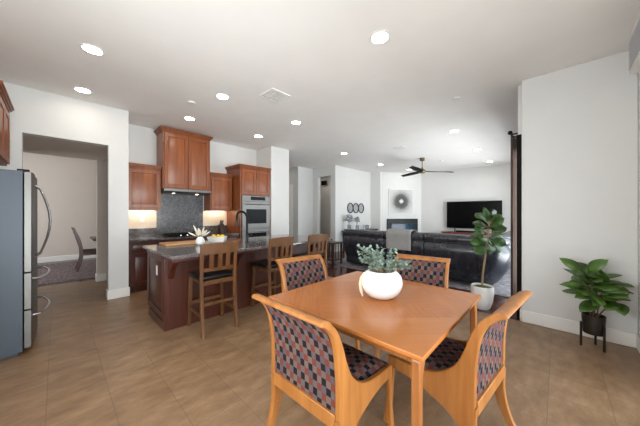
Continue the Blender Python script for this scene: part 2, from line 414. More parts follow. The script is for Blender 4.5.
# passage to the dining room: dropped ceiling and far header
struct(MB().box(-1.0, 0.68, OY + 0.15, 6.70, 2.455, 2.6).build('ceiling_passage', M['wall_tan'], smooth=False))
struct(MB().box(-1.15, -0.62, 6.70, 6.85, 0, CZ).box(-0.62, 0.56, 6.70, 6.85, 2.455, CZ).box(0.56, 3.72, 6.70, 6.85, 0, CZ)
       .build('wall_passage', M['wall_tan'], smooth=False))
struct(MB().box(-1.15, -1.0, OY + 0.15, 6.70, 0, CZ).build('wall_passage_left', M['wall_tan'], smooth=False))
# dining room; its left window is unseen, added to light it
struct(MB().box(-2.6, 3.72, 10.35, 10.5, 0, CZ).build('wall_dining', M['wall_tan'], smooth=False))
struct(MB().box(-2.6, -2.45, 6.85, 7.5, 0, CZ).box(-2.6, -2.45, 9.7, 10.35, 0, CZ).box(-2.6, -2.45, 7.5, 9.7, 0, 0.6).box(-2.6, -2.45, 7.5, 9.7, 2.4, CZ)
       .build('wall_dining_left', M['wall_tan'], smooth=False))
w3 = struct(MB().box(-2.56, -2.5, 7.5, 7.56, 0.6, 2.4).box(-2.56, -2.5, 9.64, 9.7, 0.6, 2.4).box(-2.56, -2.5, 7.56, 9.64, 0.6, 0.66).box(-2.56, -2.5, 7.56, 9.64, 2.34, 2.4)
            .box(-2.56, -2.5, 8.57, 8.63, 0.66, 2.34).build('added_window_dining', M['trim']))
MB().box(-2.533, -2.527, 7.56, 9.64, 0.66, 2.34).build('added_window_pane', M['glass'], w3, smooth=False)
struct(MB().box(3.57, 3.72, 6.85, 10.5, 0, CZ).box(3.72, 4.3, 7.9, 10.5, 0, CZ).build('wall_dining_right', M['wall_tan'], smooth=False))
# hall between kitchen and living room
struct(MB().box(6.04, 6.8, 6.83, 7.0, 0, CZ).box(6.04, 6.16, 7.0, 10.0, 0, CZ).build('wall_hall', M['wall'], smooth=False))
struct(MB().box(4.3, 6.04, 9.2, 9.35, 0, CZ).build('wall_hall_end', M['wall'], smooth=False))
# wall facing the kitchen with a tall opening to a side hall
struct(MB().box(6.8, 6.93, 5.85, 5.92, 0, CZ).box(6.8, 6.93, 5.92, 6.56, 2.74, CZ).box(6.8, 6.93, 6.56, 7.0, 0, CZ)
       .build('wall_side_hall', M['wall'], smooth=False))
struct(MB().box(8.2, 8.3, 5.85, 8.5, 0, CZ).box(6.16, 8.3, 8.4, 8.5, 0, CZ).build('wall_side_hall_end', M['wall'], smooth=False))
struct(MB().box(6.8, 9.22, 5.70, 5.85, 0, CZ).box(9.1, 9.22, 5.24, 5.70, 0, CZ).build('wall_mirrors', M['wall'], smooth=False))
# diagonal fireplace wall and television wall
A_, B_ = Vector((9.22, 5.24)), Vector((10.72, 4.19)); dd = (B_ - A_).normalized(); nn = Vector((-dd.y, dd.x))
if nn.x < 0: nn = -nn
q = [A_, B_, B_ + nn * 0.15, A_ + nn * 0.15]
struct(MB().prism([(p.x, p.y) for p in q], 'z', 0, CZ).build('wall_fireplace', M['wall'], smooth=False))
struct(MB().box(10.7, 10.85, 0.3, 4.25, 0, CZ).build('wall_television', M['wall'], smooth=False))
# living room window wall
WY = 0.38
struct(MB().box(RX + 0.14, 9.8, WY - 0.15, WY, 2.42, CZ).box(9.8, 10.7, WY - 0.15, WY, 0, CZ)
       .build('wall_living', M['wall'], smooth=False))
m_ = MB().box(4.221, 4.34, WY - 0.12, WY + 0.012, 0, 2.42).box(9.71, 9.8, WY - 0.12, WY + 0.012, 0, 2.42).box(4.34, 9.71, WY - 0.12, WY + 0.012, 2.34, 2.42).box(4.34, 9.71, WY - 0.12, WY, 0, 0.03)
for x in (4.34, 5.6, 6.95, 8.3): m_.box(x, x + 0.09, WY - 0.08, WY - 0.02, 0.03, 2.34)
d2 = struct(m_.build('door_2', M['bronze']))
MB().box(4.34, 9.71, WY - 0.053, WY - 0.047, 0.03, 2.34).build('door_glass', M['glass'], d2, smooth=False)
struct(MB().box(-4, 14, -9, -0.75, -0.1, -0.02).box(RX + 0.14, 14, -0.75, WY - 0.15, -0.1, -0.015).build('floor_patio', M['patio'], smooth=False))

# baseboards
def bb(name, *boxes):
    m = MB()
    for b in boxes: m.box(*b)
    return struct(m.build(name, M['trim'], bevel=0.008))
BH = 0.15
bb('baseboard_right', (RX - 0.016, RX, -0.60, 0.33, 0, BH), (RX - 0.016, RX + 0.14, 0.33, 0.346, 0, BH))
bb('baseboard_patio', (3.1, RX - 0.016, -0.60, -0.584, 0, BH))
bb('baseboard_opening', (0.551, 0.841, OY - 0.016, OY, 0, BH), (0.551, 0.567, OY, OY + 0.15, 0, BH), (-1.0, -0.301, OY - 0.016, OY, 0, BH))
bb('baseboard_passage', (0.544, 0.70, 6.684, 6.70, 0, BH), (0.544, 0.56, 6.70, 6.85, 0, BH))
bb('baseboard_dining', (-2.45, 3.57, 10.334, 10.35, 0, BH))
bb('baseboard_hall', (6.04, 6.784, 6.814, 6.83, 0, BH), (6.784, 6.8, 6.56, 6.83, 0, BH), (6.784, 6.8, 5.684, 5.92, 0, BH), (6.8, 9.1, 5.684, 5.70, 0, BH), (9.084, 9.1, 5.24, 5.684, 0, BH))
bb('baseboard_block', (3.73, 4.3, 5.204, 5.22, 0, BH), (4.3, 4.316, 5.204, 7.9, 0, BH))
bb('baseboard_television', (10.684, 10.7, 0.4, 4.18, 0, BH))
# white hall door on the wall beyond the ovens
hd = struct(MB().box(6.02, 6.04, 7.12, 8.02, 0, 2.44).build('door_3', M['trim'], bevel=0.004))
MB().box(6.005, 6.02, 7.2, 7.94, 0.02, 2.36).box(6.0, 6.005, 7.3, 7.84, 0.3, 1.0).box(6.0, 6.005, 7.3, 7.84, 1.15, 2.2).build('door_leaf', M['trim'], hd, bevel=0.003)
MB().tube([(6.005, 7.3, 1.0), (5.95, 7.3, 1.0)], 0.025, 10).ell((5.945, 7.3, 1.0), (0.03, 0.03, 0.03)).build('door_knob', M['black'], hd)

# ------------------------------------------------------------------ cabinets
def panel(m, x0, x1, z0, z1, y=0.0, fr=0.06):
    """a framed door leaf, front toward -y, back at y"""
    m.box(x0, x0 + fr, y - 0.022, y, z0, z1).box(x1 - fr, x1, y - 0.022, y, z0, z1)
    m.box(x0 + fr, x1 - fr, y - 0.022, y, z0, z0 + fr).box(x0 + fr, x1 - fr, y - 0.022, y, z1 - fr, z1)
    m.box(x0 + fr, x1 - fr, y - 0.010, y, z0 + fr, z1 - fr)
    i0, i1, j0, j1 = x0 + fr + 0.004, x1 - fr - 0.004, z0 + fr + 0.004, z1 - fr - 0.004
    s_ = 0.008
    m.hexa([(i0, y - 0.010, j0), (i1, y - 0.010, j0), (i1, y - 0.010, j1), (i0, y - 0.010, j1)],
           [(i0 + s_, y - 0.013, j0 + s_), (i1 - s_, y - 0.013, j0 + s_), (i1 - s_, y - 0.013, j1 - s_), (i0 + s_, y - 0.013, j1 - s_)])
    return m
def crown(parent, W, D, z, mat, ov=0.05, h=0.085, name='crown_moulding', left=True, right=True):
    m = MB(); lo, hi = (-1 if left else 0), (1 if right else 0)
    steps = [(0.010, 0, 0.02), (0.022, 0.02, 0.04), (0.038, 0.04, 0.062), (ov, 0.062, h)]
    for o, a, b in steps: m.box(0 + o * lo, W + o * hi, -o, D, z + a, z + b)
    return m.build(name, mat, parent, bevel=0.003)
def cabinet(name, label, loc, W, D, H, mat, doors, rz=0.0, drawers=0, toe=0, top=True, cat='cabinet', lr=(True, True), lightrail=False):
    t = thing(name, label, cat, loc, rz)
    m = MB().box(0, W, 0, D, toe, H)
    if toe: m.box(0.0, W, 0.06, D, 0, toe)
    m.build('body', mat, t, bevel=0.003)
    n = doors; g = 0.004; z0, z1 = toe + 0.02, H - 0.02
    if drawers:
        for k in range(n):
            x0 = 0.02 + k * (W - 0.04) / n; x1 = 0.02 + (k + 1) * (W - 0.04) / n
            panel(MB(), x0 + g, x1 - g, H - 0.18, H - 0.02, 0, 0.03).build('drawer', mat, t, bevel=0.003)
        z1 = H - 0.20
    for k in range(n):
        x0 = 0.02 + k * (W - 0.04) / n; x1 = 0.02 + (k + 1) * (W - 0.04) / n
        panel(MB(), x0 + g, x1 - g, z0, z1).build('door', mat, t, bevel=0.003)
    if lightrail: MB().box(0, W, 0.002, 0.022, -0.032, 0).box(0, 0.02, 0.022, D, -0.032, 0).box(W - 0.02, W, 0.022, D, -0.032, 0).build('light_rail', mat, t)
    if top: crown(t, W, D, H, mat, left=lr[0], right=lr[1])
    return t

# over the refrigerator (faces +x)
cabinet('wall_cabinet', 'cherry wall cabinet above the refrigerator at the left edge', (-0.40, 3.86, 1.93), 0.84, 0.598, 0.62, M['wood_cab'], 2, R(90))
# left of hood, hood cabinet, right of hood
cabinet('wall_cabinet', 'single-door cherry wall cabinet left of the range hood', (0.845, 5.56, 1.46), 0.545, 0.338, 0.735, M['wood_cab'], 1, lr=(False, False), lightrail=True)
cabinet('wall_cabinet', 'tall two-door cherry cabinet above the range hood', (1.395, 5.47, 1.86), 0.90, 0.428, 1.085, M['wood_cab'], 2)
cabinet('wall_cabinet', 'single-door cherry wall cabinet between hood and oven tower', (2.33, 5.56, 1.46), 0.52, 0.338, 0.735, M['wood_cab'], 1, lr=(False, False), lightrail=True)
# oven tower
T = thing('oven_cabinet', 'tall cherry oven cabinet with two doors over the ovens', 'cabinet', (2.88, 5.24, 0))
MB().box(0, 0.03, 0, 0.655, 0, 2.41).box(0.79, 0.82, 0, 0.655, 0, 2.41).box(0.03, 0.79, 0, 0.655, 1.80, 2.41).box(0.03, 0.79, 0, 0.655, 0, 0.32).box(0.03, 0.79, 0.6, 0.655, 0.32, 1.80).build('body', M['wood_cab'], T, bevel=0.003)
for k in range(2): panel(MB(), 0.03 + k * 0.38 + 0.003, 0.03 + (k + 1) * 0.38 - 0.003, 1.83, 2.39).build('door', M['wood_cab'], T, bevel=0.003)
panel(MB(), 0.04, 0.78, 0.03, 0.30).build('drawer', M['wood_cab'], T, bevel=0.003)
crown(T, 0.82, 0.655, 2.41, M['wood_cab'], right=False)
O = thing('double_oven', 'stainless steel double wall oven in the tall cherry cabinet', 'oven', (2.915, 5.225, 0.33))
MB().box(0, 0.75, 0.012, 0.5, 0, 1.46).build('body', M['steel'], O, bevel=0.003)
cp = MB().box(0, 0.75, -0.012, 0.012, 1.33, 1.46).build('control_panel', M['steel'], O, bevel=0.003)
MB().box(0.22, 0.62, -0.016, -0.011, 1.355, 1.435).build('display', M['oven_glass'], cp)
for z0, z1, w0, w1 in ((0.70, 1.315, 0.80, 1.14), (0.02, 0.68, 0.36, 0.58)):
    d = MB().box(0, 0.75, -0.018, 0.012, z0, z1).build('oven_door', M['steel'], O, bevel=0.004)
    MB().box(0.10, 0.65, -0.021, -0.017, w0, w1).build('window', M['oven_glass'], d)
    MB().tube([(0.06, -0.018, z1 - 0.06), (0.06, -0.055, z1 - 0.06), (0.69, -0.055, z1 - 0.06), (0.69, -0.018, z1 - 0.06)], 0.011, 8).build('handle', M['chrome'], d)
# base cabinets along the back wall
cabinet('base_cabinet', 'cherry base cabinet beside the white pier, left of the cooktop', (0.845, 5.29, 0), 0.555, 0.606, 0.88, M['wood_isl'], 1, drawers=1, toe=0.1, top=False)
cabinet('base_cabinet', 'cherry base cabinet under the cooktop, behind the island', (1.405, 5.29, 0), 0.89, 0.606, 0.88, M['wood_isl'], 2, drawers=1, toe=0.1, top=False)
cabinet('base_cabinet', 'cherry base cabinet between cooktop and oven tower, behind the island', (2.30, 5.29, 0), 0.57, 0.606, 0.88, M['wood_isl'], 1, drawers=1, toe=0.1, top=False)
K = thing('kitchen_countertop', 'speckled granite countertop along the back wall under the range hood', 'countertop', (0, 0, 0.881))
MB().box(0.83, 2.875, 5.26, 5.895, 0, 0.038).build('worktop', M['granite'], K, bevel=0.006)
for xa, xb in ((0.83, 1.395), (2.31, 2.875)): MB().box(xa, xb, 5.872, 5.896, 0.039, 0.20).build('backsplash', M['granite'], K, bevel=0.002)
struct(MB().box(1.397, 2.308, 5.884, 5.899, 0.925, 1.80).build('trim_1', M['backsplash'], smooth=False))
struct(MB().box(0.83, 1.395, 5.89, 5.899, 1.084, 1.459).box(2.31, 2.875, 5.89, 5.899, 1.084, 1.459).build('trim_2', M['creamtile'], smooth=False))
# range hood
H_ = thing('range_hood', 'slim stainless steel range hood under the tall cherry cabinet', 'range hood', (1.40, 5.40, 1.775))
MB().prism([(0.0, 0.03), (0.03, 0.0), (0.47, 0.0), (0.47, 0.08), (0.0, 0.08)], 'x', 0.0, 0.89).build('body', M['steel'], H_, bevel=0.004)
for x in (0.22, 0.67): MB().lathe([(0.026, -0.003), (0.026, 0.002)], 16, (x, 0.20, 0)).build('lamp', M['undercab'], H_)
# under-cabinet strips
tag(MB().box(0.90, 1.34, 5.78, 5.84, 1.446, 1.459).build('under_cabinet_light', M['undercab']), 'warm light strip under the left wall cabinet', 'light')
tag(MB().box(2.38, 2.80, 5.78, 5.84, 1.446, 1.459).build('under_cabinet_light', M['undercab']), 'warm light strip under the wall cabinet beside the oven tower', 'light')
# cooktop
Ck = thing('cooktop', 'black gas cooktop with grates on the back countertop', 'cooktop', (1.85, 5.56, 0.92))
MB().box(-0.38, 0.38, -0.25, 0.25, 0, 0.012).build('glass_top', M['oven_glass'], Ck, bevel=0.004)
for x in (-0.25, 0, 0.25):
    m = MB()
    for y in (-0.2, -0.07, 0.07, 0.2): m.box(x - 0.11, x + 0.11, y - 0.006, y + 0.006, 0.032, 0.046)
    for xx in (x - 0.11, x + 0.098): m.box(xx, xx + 0.012, -0.206, 0.206, 0.012, 0.046)
    m.build('grate', M['blackmatte'], Ck)
for k in range(4): MB().lathe([(0.018, 0.012), (0.016, 0.035)], 12, (-0.18 + 0.12 * k, -0.228, 0)).build('knob', M['chrome'], Ck)
# knife block and tray on the back counter
Kb = thing('knife_block', 'dark wooden knife block on the counter beside the oven tower', 'knife block', (2.62, 5.62, 0.92))
MB().hexa([(-0.05, -0.07, 0), (0.05, -0.07, 0), (0.05, 0.09, 0), (-0.05, 0.09, 0)], [(-0.05, -0.02, 0.21), (0.05, -0.02, 0.21), (0.05, 0.10, 0.17), (-0.05, 0.10, 0.17)]).build('block', M['wood_dark'], Kb, bevel=0.004)
for x in (-0.03, 0, 0.03): MB().tube([(x, 0.015, 0.196), (x, -0.02, 0.29)], 0.011, 6).build('knife_handle', M['blackmatte'], Kb)
tag(MB().box(1.12, 1.19, 5.884, 5.8895, 1.20, 1.32).box(1.143, 1.167, 5.881, 5.884, 1.215, 1.305).build('wall_outlet', M['white'], bevel=0.002), 'cream wall outlet on the tile under the left wall cabinet', 'outlet')
# glass cutting board style pale panel leaning left at the pier
# ------------------------------------------------------------------ island
I = thing('kitchen_island', 'dark cherry kitchen island base with framed end panel and corbels', 'island', (0, 0, 0))
IX0, IX1, IY0, IY1 = 0.86, 3.33, 3.31, 4.10
MB().box(IX0 + 0.02, IX1 - 0.02, IY0 + 0.02, IY1, 0.10, 0.885).box(IX0 + 0.0, IX1 - 0.0, IY0 + 0.0, IY1 - 0.06, 0, 0.10).build('base', M['wood_isl'], I, bevel=0.003)
def ypanel(x, y0, y1, z0, z1):    # framed panel facing -x
    m = MB(); panel(m, 0, y1 - y0, z0, z1, 0, 0.07)
    m.v = [(x + vy, y1 - vx, vz) for vx, vy, vz in m.v]; return m
ypanel(IX0 + 0.021, IY0 + 0.04, IY1 - 0.02, 0.13, 0.86).build('end_panel', M['wood_isl'], I, bevel=0.003)
MB().box(IX0 - 0.002, IX0 + 0.06, IY0 - 0.004, IY0 + 0.05, 0.10, 0.885).build('corner_post', M['wood_isl'], I, bevel=0.003)
MB().box(IX0 + 0.06, IX1 - 0.02, IY0 + 0.004, IY0 + 0.02, 0.10, 0.885).build('front_panel', M['wood_isl'], I, bevel=0.003)
MB().box(IX0 + 0.02, IX1, IY0 - 0.3, IY0 - 0.27, 0.845, 0.884).box(IX0, IX0 + 0.03, IY0 - 0.3, IY1 + 0.04, 0.845, 0.884).build('apron', M['wood_isl'], I, bevel=0.003)
for x in (0.90, 1.71, 2.56, 3.24):
    pts = [(IY0 + 0.004, 0.60), (IY0 - 0.05, 0.64), (IY0 - 0.09, 0.72), (IY0 - 0.17, 0.80), (IY0 - 0.26, 0.83), (IY0 - 0.26, 0.884), (IY0 + 0.004, 0.884)]
    MB().prism(pts, 'x', x, x + 0.055).build('corbel', M['wood_isl'], I, bevel=0.004)
IC = tag(MB().box(0.825, 3.42, 2.93, 4.20, 0.886, 0.924).build('island_countertop', M['granite'], bevel=0.008, seg=3), 'polished speckled granite countertop on the kitchen island', 'countertop')
tag(MB().box(0.867, 0.8705, 3.62, 3.69, 0.60, 0.72).box(0.8645, 0.867, 3.643, 3.667, 0.615, 0.705).build('wall_outlet', M['white'], bevel=0.001), 'white outlet on the end panel of the island', 'outlet')

CT = 0.9245
tag(MB().box(-0.26, 0.26, -0.16, 0.16, 0, 0.026).build('cutting_board', M['board'], bevel=0.006), 'long pale wooden cutting board on the island', 'cutting board')
cb_ = bpy.data.objects['cutting_board']; cb_.location = (1.28, 4.02, CT); cb_.rotation_euler = (0, 0, R(0))
# small vase of dried stems
V = thing('dried_flower_vase', 'small white vase of cream dried stems on the island', 'vase', (1.42, 3.72, CT))
MB().lathe([(0.03, 0), (0.055, 0.02), (0.062, 0.055), (0.045, 0.095), (0.028, 0.11), (0.03, 0.118), (0.022, 0.112), (0.02, 0.09)], 20).build('vase', M['ceramic'], V)
m = MB(); ms = MB()
for k in range(15):
    a = 2 * PI * k / 15 + random.uniform(-.2, .2); sp = random.uniform(0.03, 0.16); h = random.uniform(0.19, 0.29) - sp * 0.3
    p0 = Vector((0.008 * math.cos(a), 0.008 * math.sin(a), 0.10)); p1 = Vector((sp * math.cos(a), sp * math.sin(a), h))
    ms.tube([p0, p0.lerp(p1, 0.4), p1], 0.0025, 5)
    m.tube([p0.lerp(p1, 0.3), p0.lerp(p1, 0.6), p0.lerp(p1, 0.85), p1.lerp(p0, -0.12)], [0.004, 0.013, 0.011, 0.002], 6)
ms.build('stems', M['eucs'], V); m.build('plumes', M['pampas'], V)
# white dish with lemons
m = MB()
for a, b, z in ((0.11, 0.05, 0), (0.135, 0.078, 0.08), (0.128, 0.071, 0.08), (0.104, 0.044, 0.045)): m.v += [(-a, -b, z), (a, -b, z), (a, b, z), (-a, b, z)]
m.f = [(0, 3, 2, 1), (12, 13, 14, 15)] + [(4 * r_ + k, 4 * r_ + (k + 1) % 4, 4 * r_ + 4 + (k + 1) % 4, 4 * r_ + 4 + k) for r_ in range(3) for k in range(4)]
Dh = tag(m.build('serving_dish', M['ceramic']), 'white rectangular dish holding lemons on the island', 'dish')
Dh.location = (1.76, 3.92, CT); Dh.rotation_euler = (0, 0, R(-44))
for k, (x, y, z, lb) in enumerate(((-0.044, 0.041, 0.084, 'lemon at the left end of the white island dish'), (0.010, -0.006, 0.084, 'lemon in the middle of the white island dish'), (0.056, -0.053, 0.084, 'lemon at the right end of the white island dish'))):
    l = MB().lathe([(0.004, -0.046), (0.012, -0.038), (0.026, -0.022), (0.032, 0), (0.026, 0.022), (0.012, 0.038), (0.004, 0.046)], 12).build('lemon', M['lemon'])
    l.rotation_euler = (R(90), 0, R(-44 + (0, 25, -20)[k])); l.location = (1.76 + x, 3.92 + y, CT + z - 0.0); tag(l, lb, 'lemon', 'lemons in the white dish')
# faucet
Fa = thing('kitchen_faucet', 'black gooseneck faucet rising from the island sink', 'faucet', (2.04, 3.50, CT))
MB().lathe([(0.03, 0), (0.03, 0.012), (0.024, 0.02), (0.022, 0.11), (0.016, 0.125)], 16).build('base', M['black'], Fa)
pts = [(0, 0, 0.12), (0, 0, 0.36)] + [(-0.085 + 0.085 * math.cos(a), 0.02 * math.sin(a), 0.38 + 0.10 * math.sin(a)) for a in [PI * k / 10 for k in range(11)]] + [(-0.172, 0, 0.34)]
MB().tube(pts, 0.016, 12).build('spout', M['blackmatte'], Fa)
MB().tube([(-0.172, 0, 0.345), (-0.178, 0, 0.25)], [0.017, 0.021], 12).build('spray_head', M['black'], Fa)
MB().tube([(0.02, 0, 0.085), (0.09, 0, 0.115)], 0.009, 8).build('lever', M['black'], Fa)

# ------------------------------------------------------------------ refrigerator (faces +x)
F = thing('refrigerator', 'stainless steel french door refrigerator with two bottom drawers', 'refrigerator', (-0.225, 3.76, 0), R(90))
FW = 0.91
MB().box(0, FW, 0.0, 0.70, 0.03, 1.79).box(0.02, FW - 0.02, 0.03, 0.6, 0, 0.03).build('body', M['steel_side'], F, bevel=0.004)
def bowed(x0, x1, z0, z1, d=0.052, bow=0.02):
    n = 8; poly = [(x0, -0.006)] + [(x0 + (x1 - x0) * k / n, -d - bow * math.sin(PI * k / n) ** 0.6) for k in range(n + 1)] + [(x1, -0.006)]
    return MB().prism(poly, 'z', z0, z1)
for k in range(2):
    x0 = 0.004 + k * 0.453; d = bowed(x0, x0 + 0.449, 0.80, 1.785, 0.055, 0.014).build('door', M['steel'], F, bevel=0.004)
    hx = 0.40 if k == 0 else 0.515
    pts = [(hx, -0.06, 0.90), (hx, -0.10, 0.93)] + [(hx, -0.10 - 0.075 * math.sin(PI * j / 8), 0.93 + 0.72 * j / 8) for j in range(1, 8)] + [(hx, -0.10, 1.65), (hx, -0.06, 1.68)]
    MB().tube(pts, 0.011, 8).build('handle', M['chrome'], d)
for z0, z1 in ((0.435, 0.79), (0.06, 0.425)):
    d = bowed(0.004, 0.906, z0, z1, 0.055, 0.02).build('drawer', M['steel'], F, bevel=0.004); hz = z1 - 0.07
    pts = [(0.07, -0.055, hz), (0.08, -0.105, hz)] + [(0.08 + 0.75 * j / 8, -0.105 - 0.065 * math.sin(PI * j / 8), hz) for j in range(1, 8)] + [(0.83, -0.105, hz), (0.84, -0.055, hz)]
    MB().tube(pts, 0.011, 8).build('handle', M['chrome'], d)
for x in (0.03, 0.82): MB().box(x, x + 0.06, -0.04, 0.04, 1.791, 1.81).build('hinge_cover', M['blackmatte'], F, bevel=0.004)

# ------------------------------------------------------------------ bar stools
def make_stool(label):
    t = thing('bar_stool', label, 'stool', (0, 0, 0), 0, 'bar stools along the island')
    wd = M['wood_stool']
    for s in (-1, 1):
        l = MB().hexa([(s * 0.205 - .019, 0.205, 0), (s * 0.205 + .019, 0.205, 0), (s * 0.205 + .019, 0.243, 0), (s * 0.205 - .019, 0.243, 0)],
                  [(s * 0.19 - .02, 0.18, 0.60), (s * 0.19 + .02, 0.18, 0.60), (s * 0.19 + .02, 0.22, 0.60), (s * 0.19 - .02, 0.22, 0.60)]).build('leg', wd, t, bevel=0.004)
        MB().lathe([(0.017, 0), (0.017, 0.008)], 10, (s * 0.205, 0.224, 0)).build('foot_glide', M['white'], l)
        p0 = [(-0.245, 0), (-0.205, 0.3), (-0.19, 0.60), (-0.195, 0.80), (-0.222, 1.012)]
        p1 = [(-0.205, 0), (-0.165, 0.3), (-0.15, 0.60), (-0.158, 0.80), (-0.187, 1.012)]
        l = MB().strip(p0, p1, 'x', s * 0.195 - 0.018, s * 0.195 + 0.018).build('leg', wd, t, bevel=0.004)
        MB().lathe([(0.017, 0), (0.017, 0.008)], 10, (s * 0.195, -0.226, 0)).build('foot_glide', M['white'], l)
        MB().box(s * 0.195 - 0.01, s * 0.195 + 0.01, -0.18, 0.20, 0.20, 0.235).build('stretcher', wd, t, bevel=0.003)
    MB().box(-0.19, 0.19, 0.205, 0.228, 0.26, 0.30).build('stretcher', wd, t, bevel=0.003)
    MB().box(-0.178, 0.178, -0.20, -0.18, 0.33, 0.365).build('stretcher', wd, t, bevel=0.003)
    MB().box(-0.175, 0.175, -0.17, 0.20, 0.555, 0.605).build('seat_frame', wd, t, bevel=0.004)
    MB().box(-0.215, 0.215, -0.145, 0.235, 0.606, 0.655).build('seat', M['leather'], t, bevel=0.022, seg=3)
    n = 8
    def rail(z0, z1, y0, y1, w, arch=0.0):
        m = MB()
        for k in range(n):
            xa, xb = -w + 2 * w * k / n, -w + 2 * w * (k + 1) / n
            ca, cb2 = -0.02 * (1 - (xa / w) ** 2), -0.02 * (1 - (xb / w) ** 2)
            za, zb = z1 + arch * (1 - (xa / w) ** 2), z1 + arch * (1 - (xb / w) ** 2)
            m.hexa([(xa, y0 + ca, z0), (xb, y0 + cb2, z0), (xb, y0 + .022 + cb2, z0), (xa, y0 + .022 + ca, z0)], [(xa, y1 + ca, za), (xb, y1 + cb2, zb), (xb, y1 + .022 + cb2, zb), (xa, y1 + .022 + ca, za)])
        return m
    rail(0.915, 1.028, -0.212, -0.225, 0.215, 0.012).build('top_rail', wd, t)
    rail(0.715, 0.755, -0.185, -0.19, 0.178).build('back_rail', wd, t)
    for x in (-0.095, 0, 0.095):
        c_ = -0.02 * (1 - (x / 0.18) ** 2)
        MB().hexa([(x - .024, -0.187 + c_, 0.75), (x + .024, -0.187 + c_, 0.75), (x + .024, -0.173 + c_, 0.75), (x - .024, -0.173 + c_, 0.75)],
                  [(x - .024, -0.208 + c_, 0.93), (x + .024, -0.208 + c_, 0.93), (x + .024, -0.194 + c_, 0.93), (x - .024, -0.194 + c_, 0.93)]).build('slat', wd, t)
    return t
st = make_stool('brown wooden bar stool with black seat nearest the island corner')
st.location = (1.315, 3.05, 0); st.rotation_euler = (0, 0, R(-2))
dup(st, (2.20, 3.05, 0), R(2), 'middle brown bar stool at the island, behind the left dining chairs')
dup(st, (2.975, 3.05, 0), R(-3), 'brown bar stool farthest along the island, nearest the sofa')

# ------------------------------------------------------------------ dining table and chairs
TX, TY, TS = 1.69, 1.012, 0.585
Tb = thing('dining_table', 'square honey oak dining table with diamond matched veneer top', 'table', (TX, TY, 0))
tt = MB().box(-TS, TS, -TS, TS, 0, 0.025).build('tabletop', M['tabletop'], Tb, bevel=0.006, seg=3); tt.location = (0, 0, 0.72)
L_ = 0.055
for sx_ in (-1, 1):
    for sy_ in (-1, 1):
        cx, cy = sx_ * (TS - 0.045), sy_ * (TS - 0.045)
        poly0 = [(cx - sx_ * 0.020 - 0.001, 0), (cx - sx_ * 0.020, 0.60), (cx - sx_ * 0.05, 0.68), (cx - sx_ * 0.10, 0.7195)]
        poly1 = [(cx + sx_ * 0.020, 0), (cx + sx_ * 0.020, 0.66), (cx + sx_ * 0.022, 0.70), (cx + sx_ * 0.005, 0.7195)]
        MB().strip(poly0, poly1, 'y', cy - 0.021, cy + 0.021).build('leg', M['oak_table'], Tb, bevel=0.007)
MB().box(-0.5, 0.5, -0.5, -0.478, 0.65, 0.7195).box(-0.5, 0.5, 0.478, 0.5, 0.65, 0.7195).box(-0.5, -0.478, -0.478, 0.478, 0.65, 0.7195).box(0.478, 0.5, -0.478, 0.478, 0.65, 0.7195).build('apron', M['oak_table'], Tb, bevel=0.003)

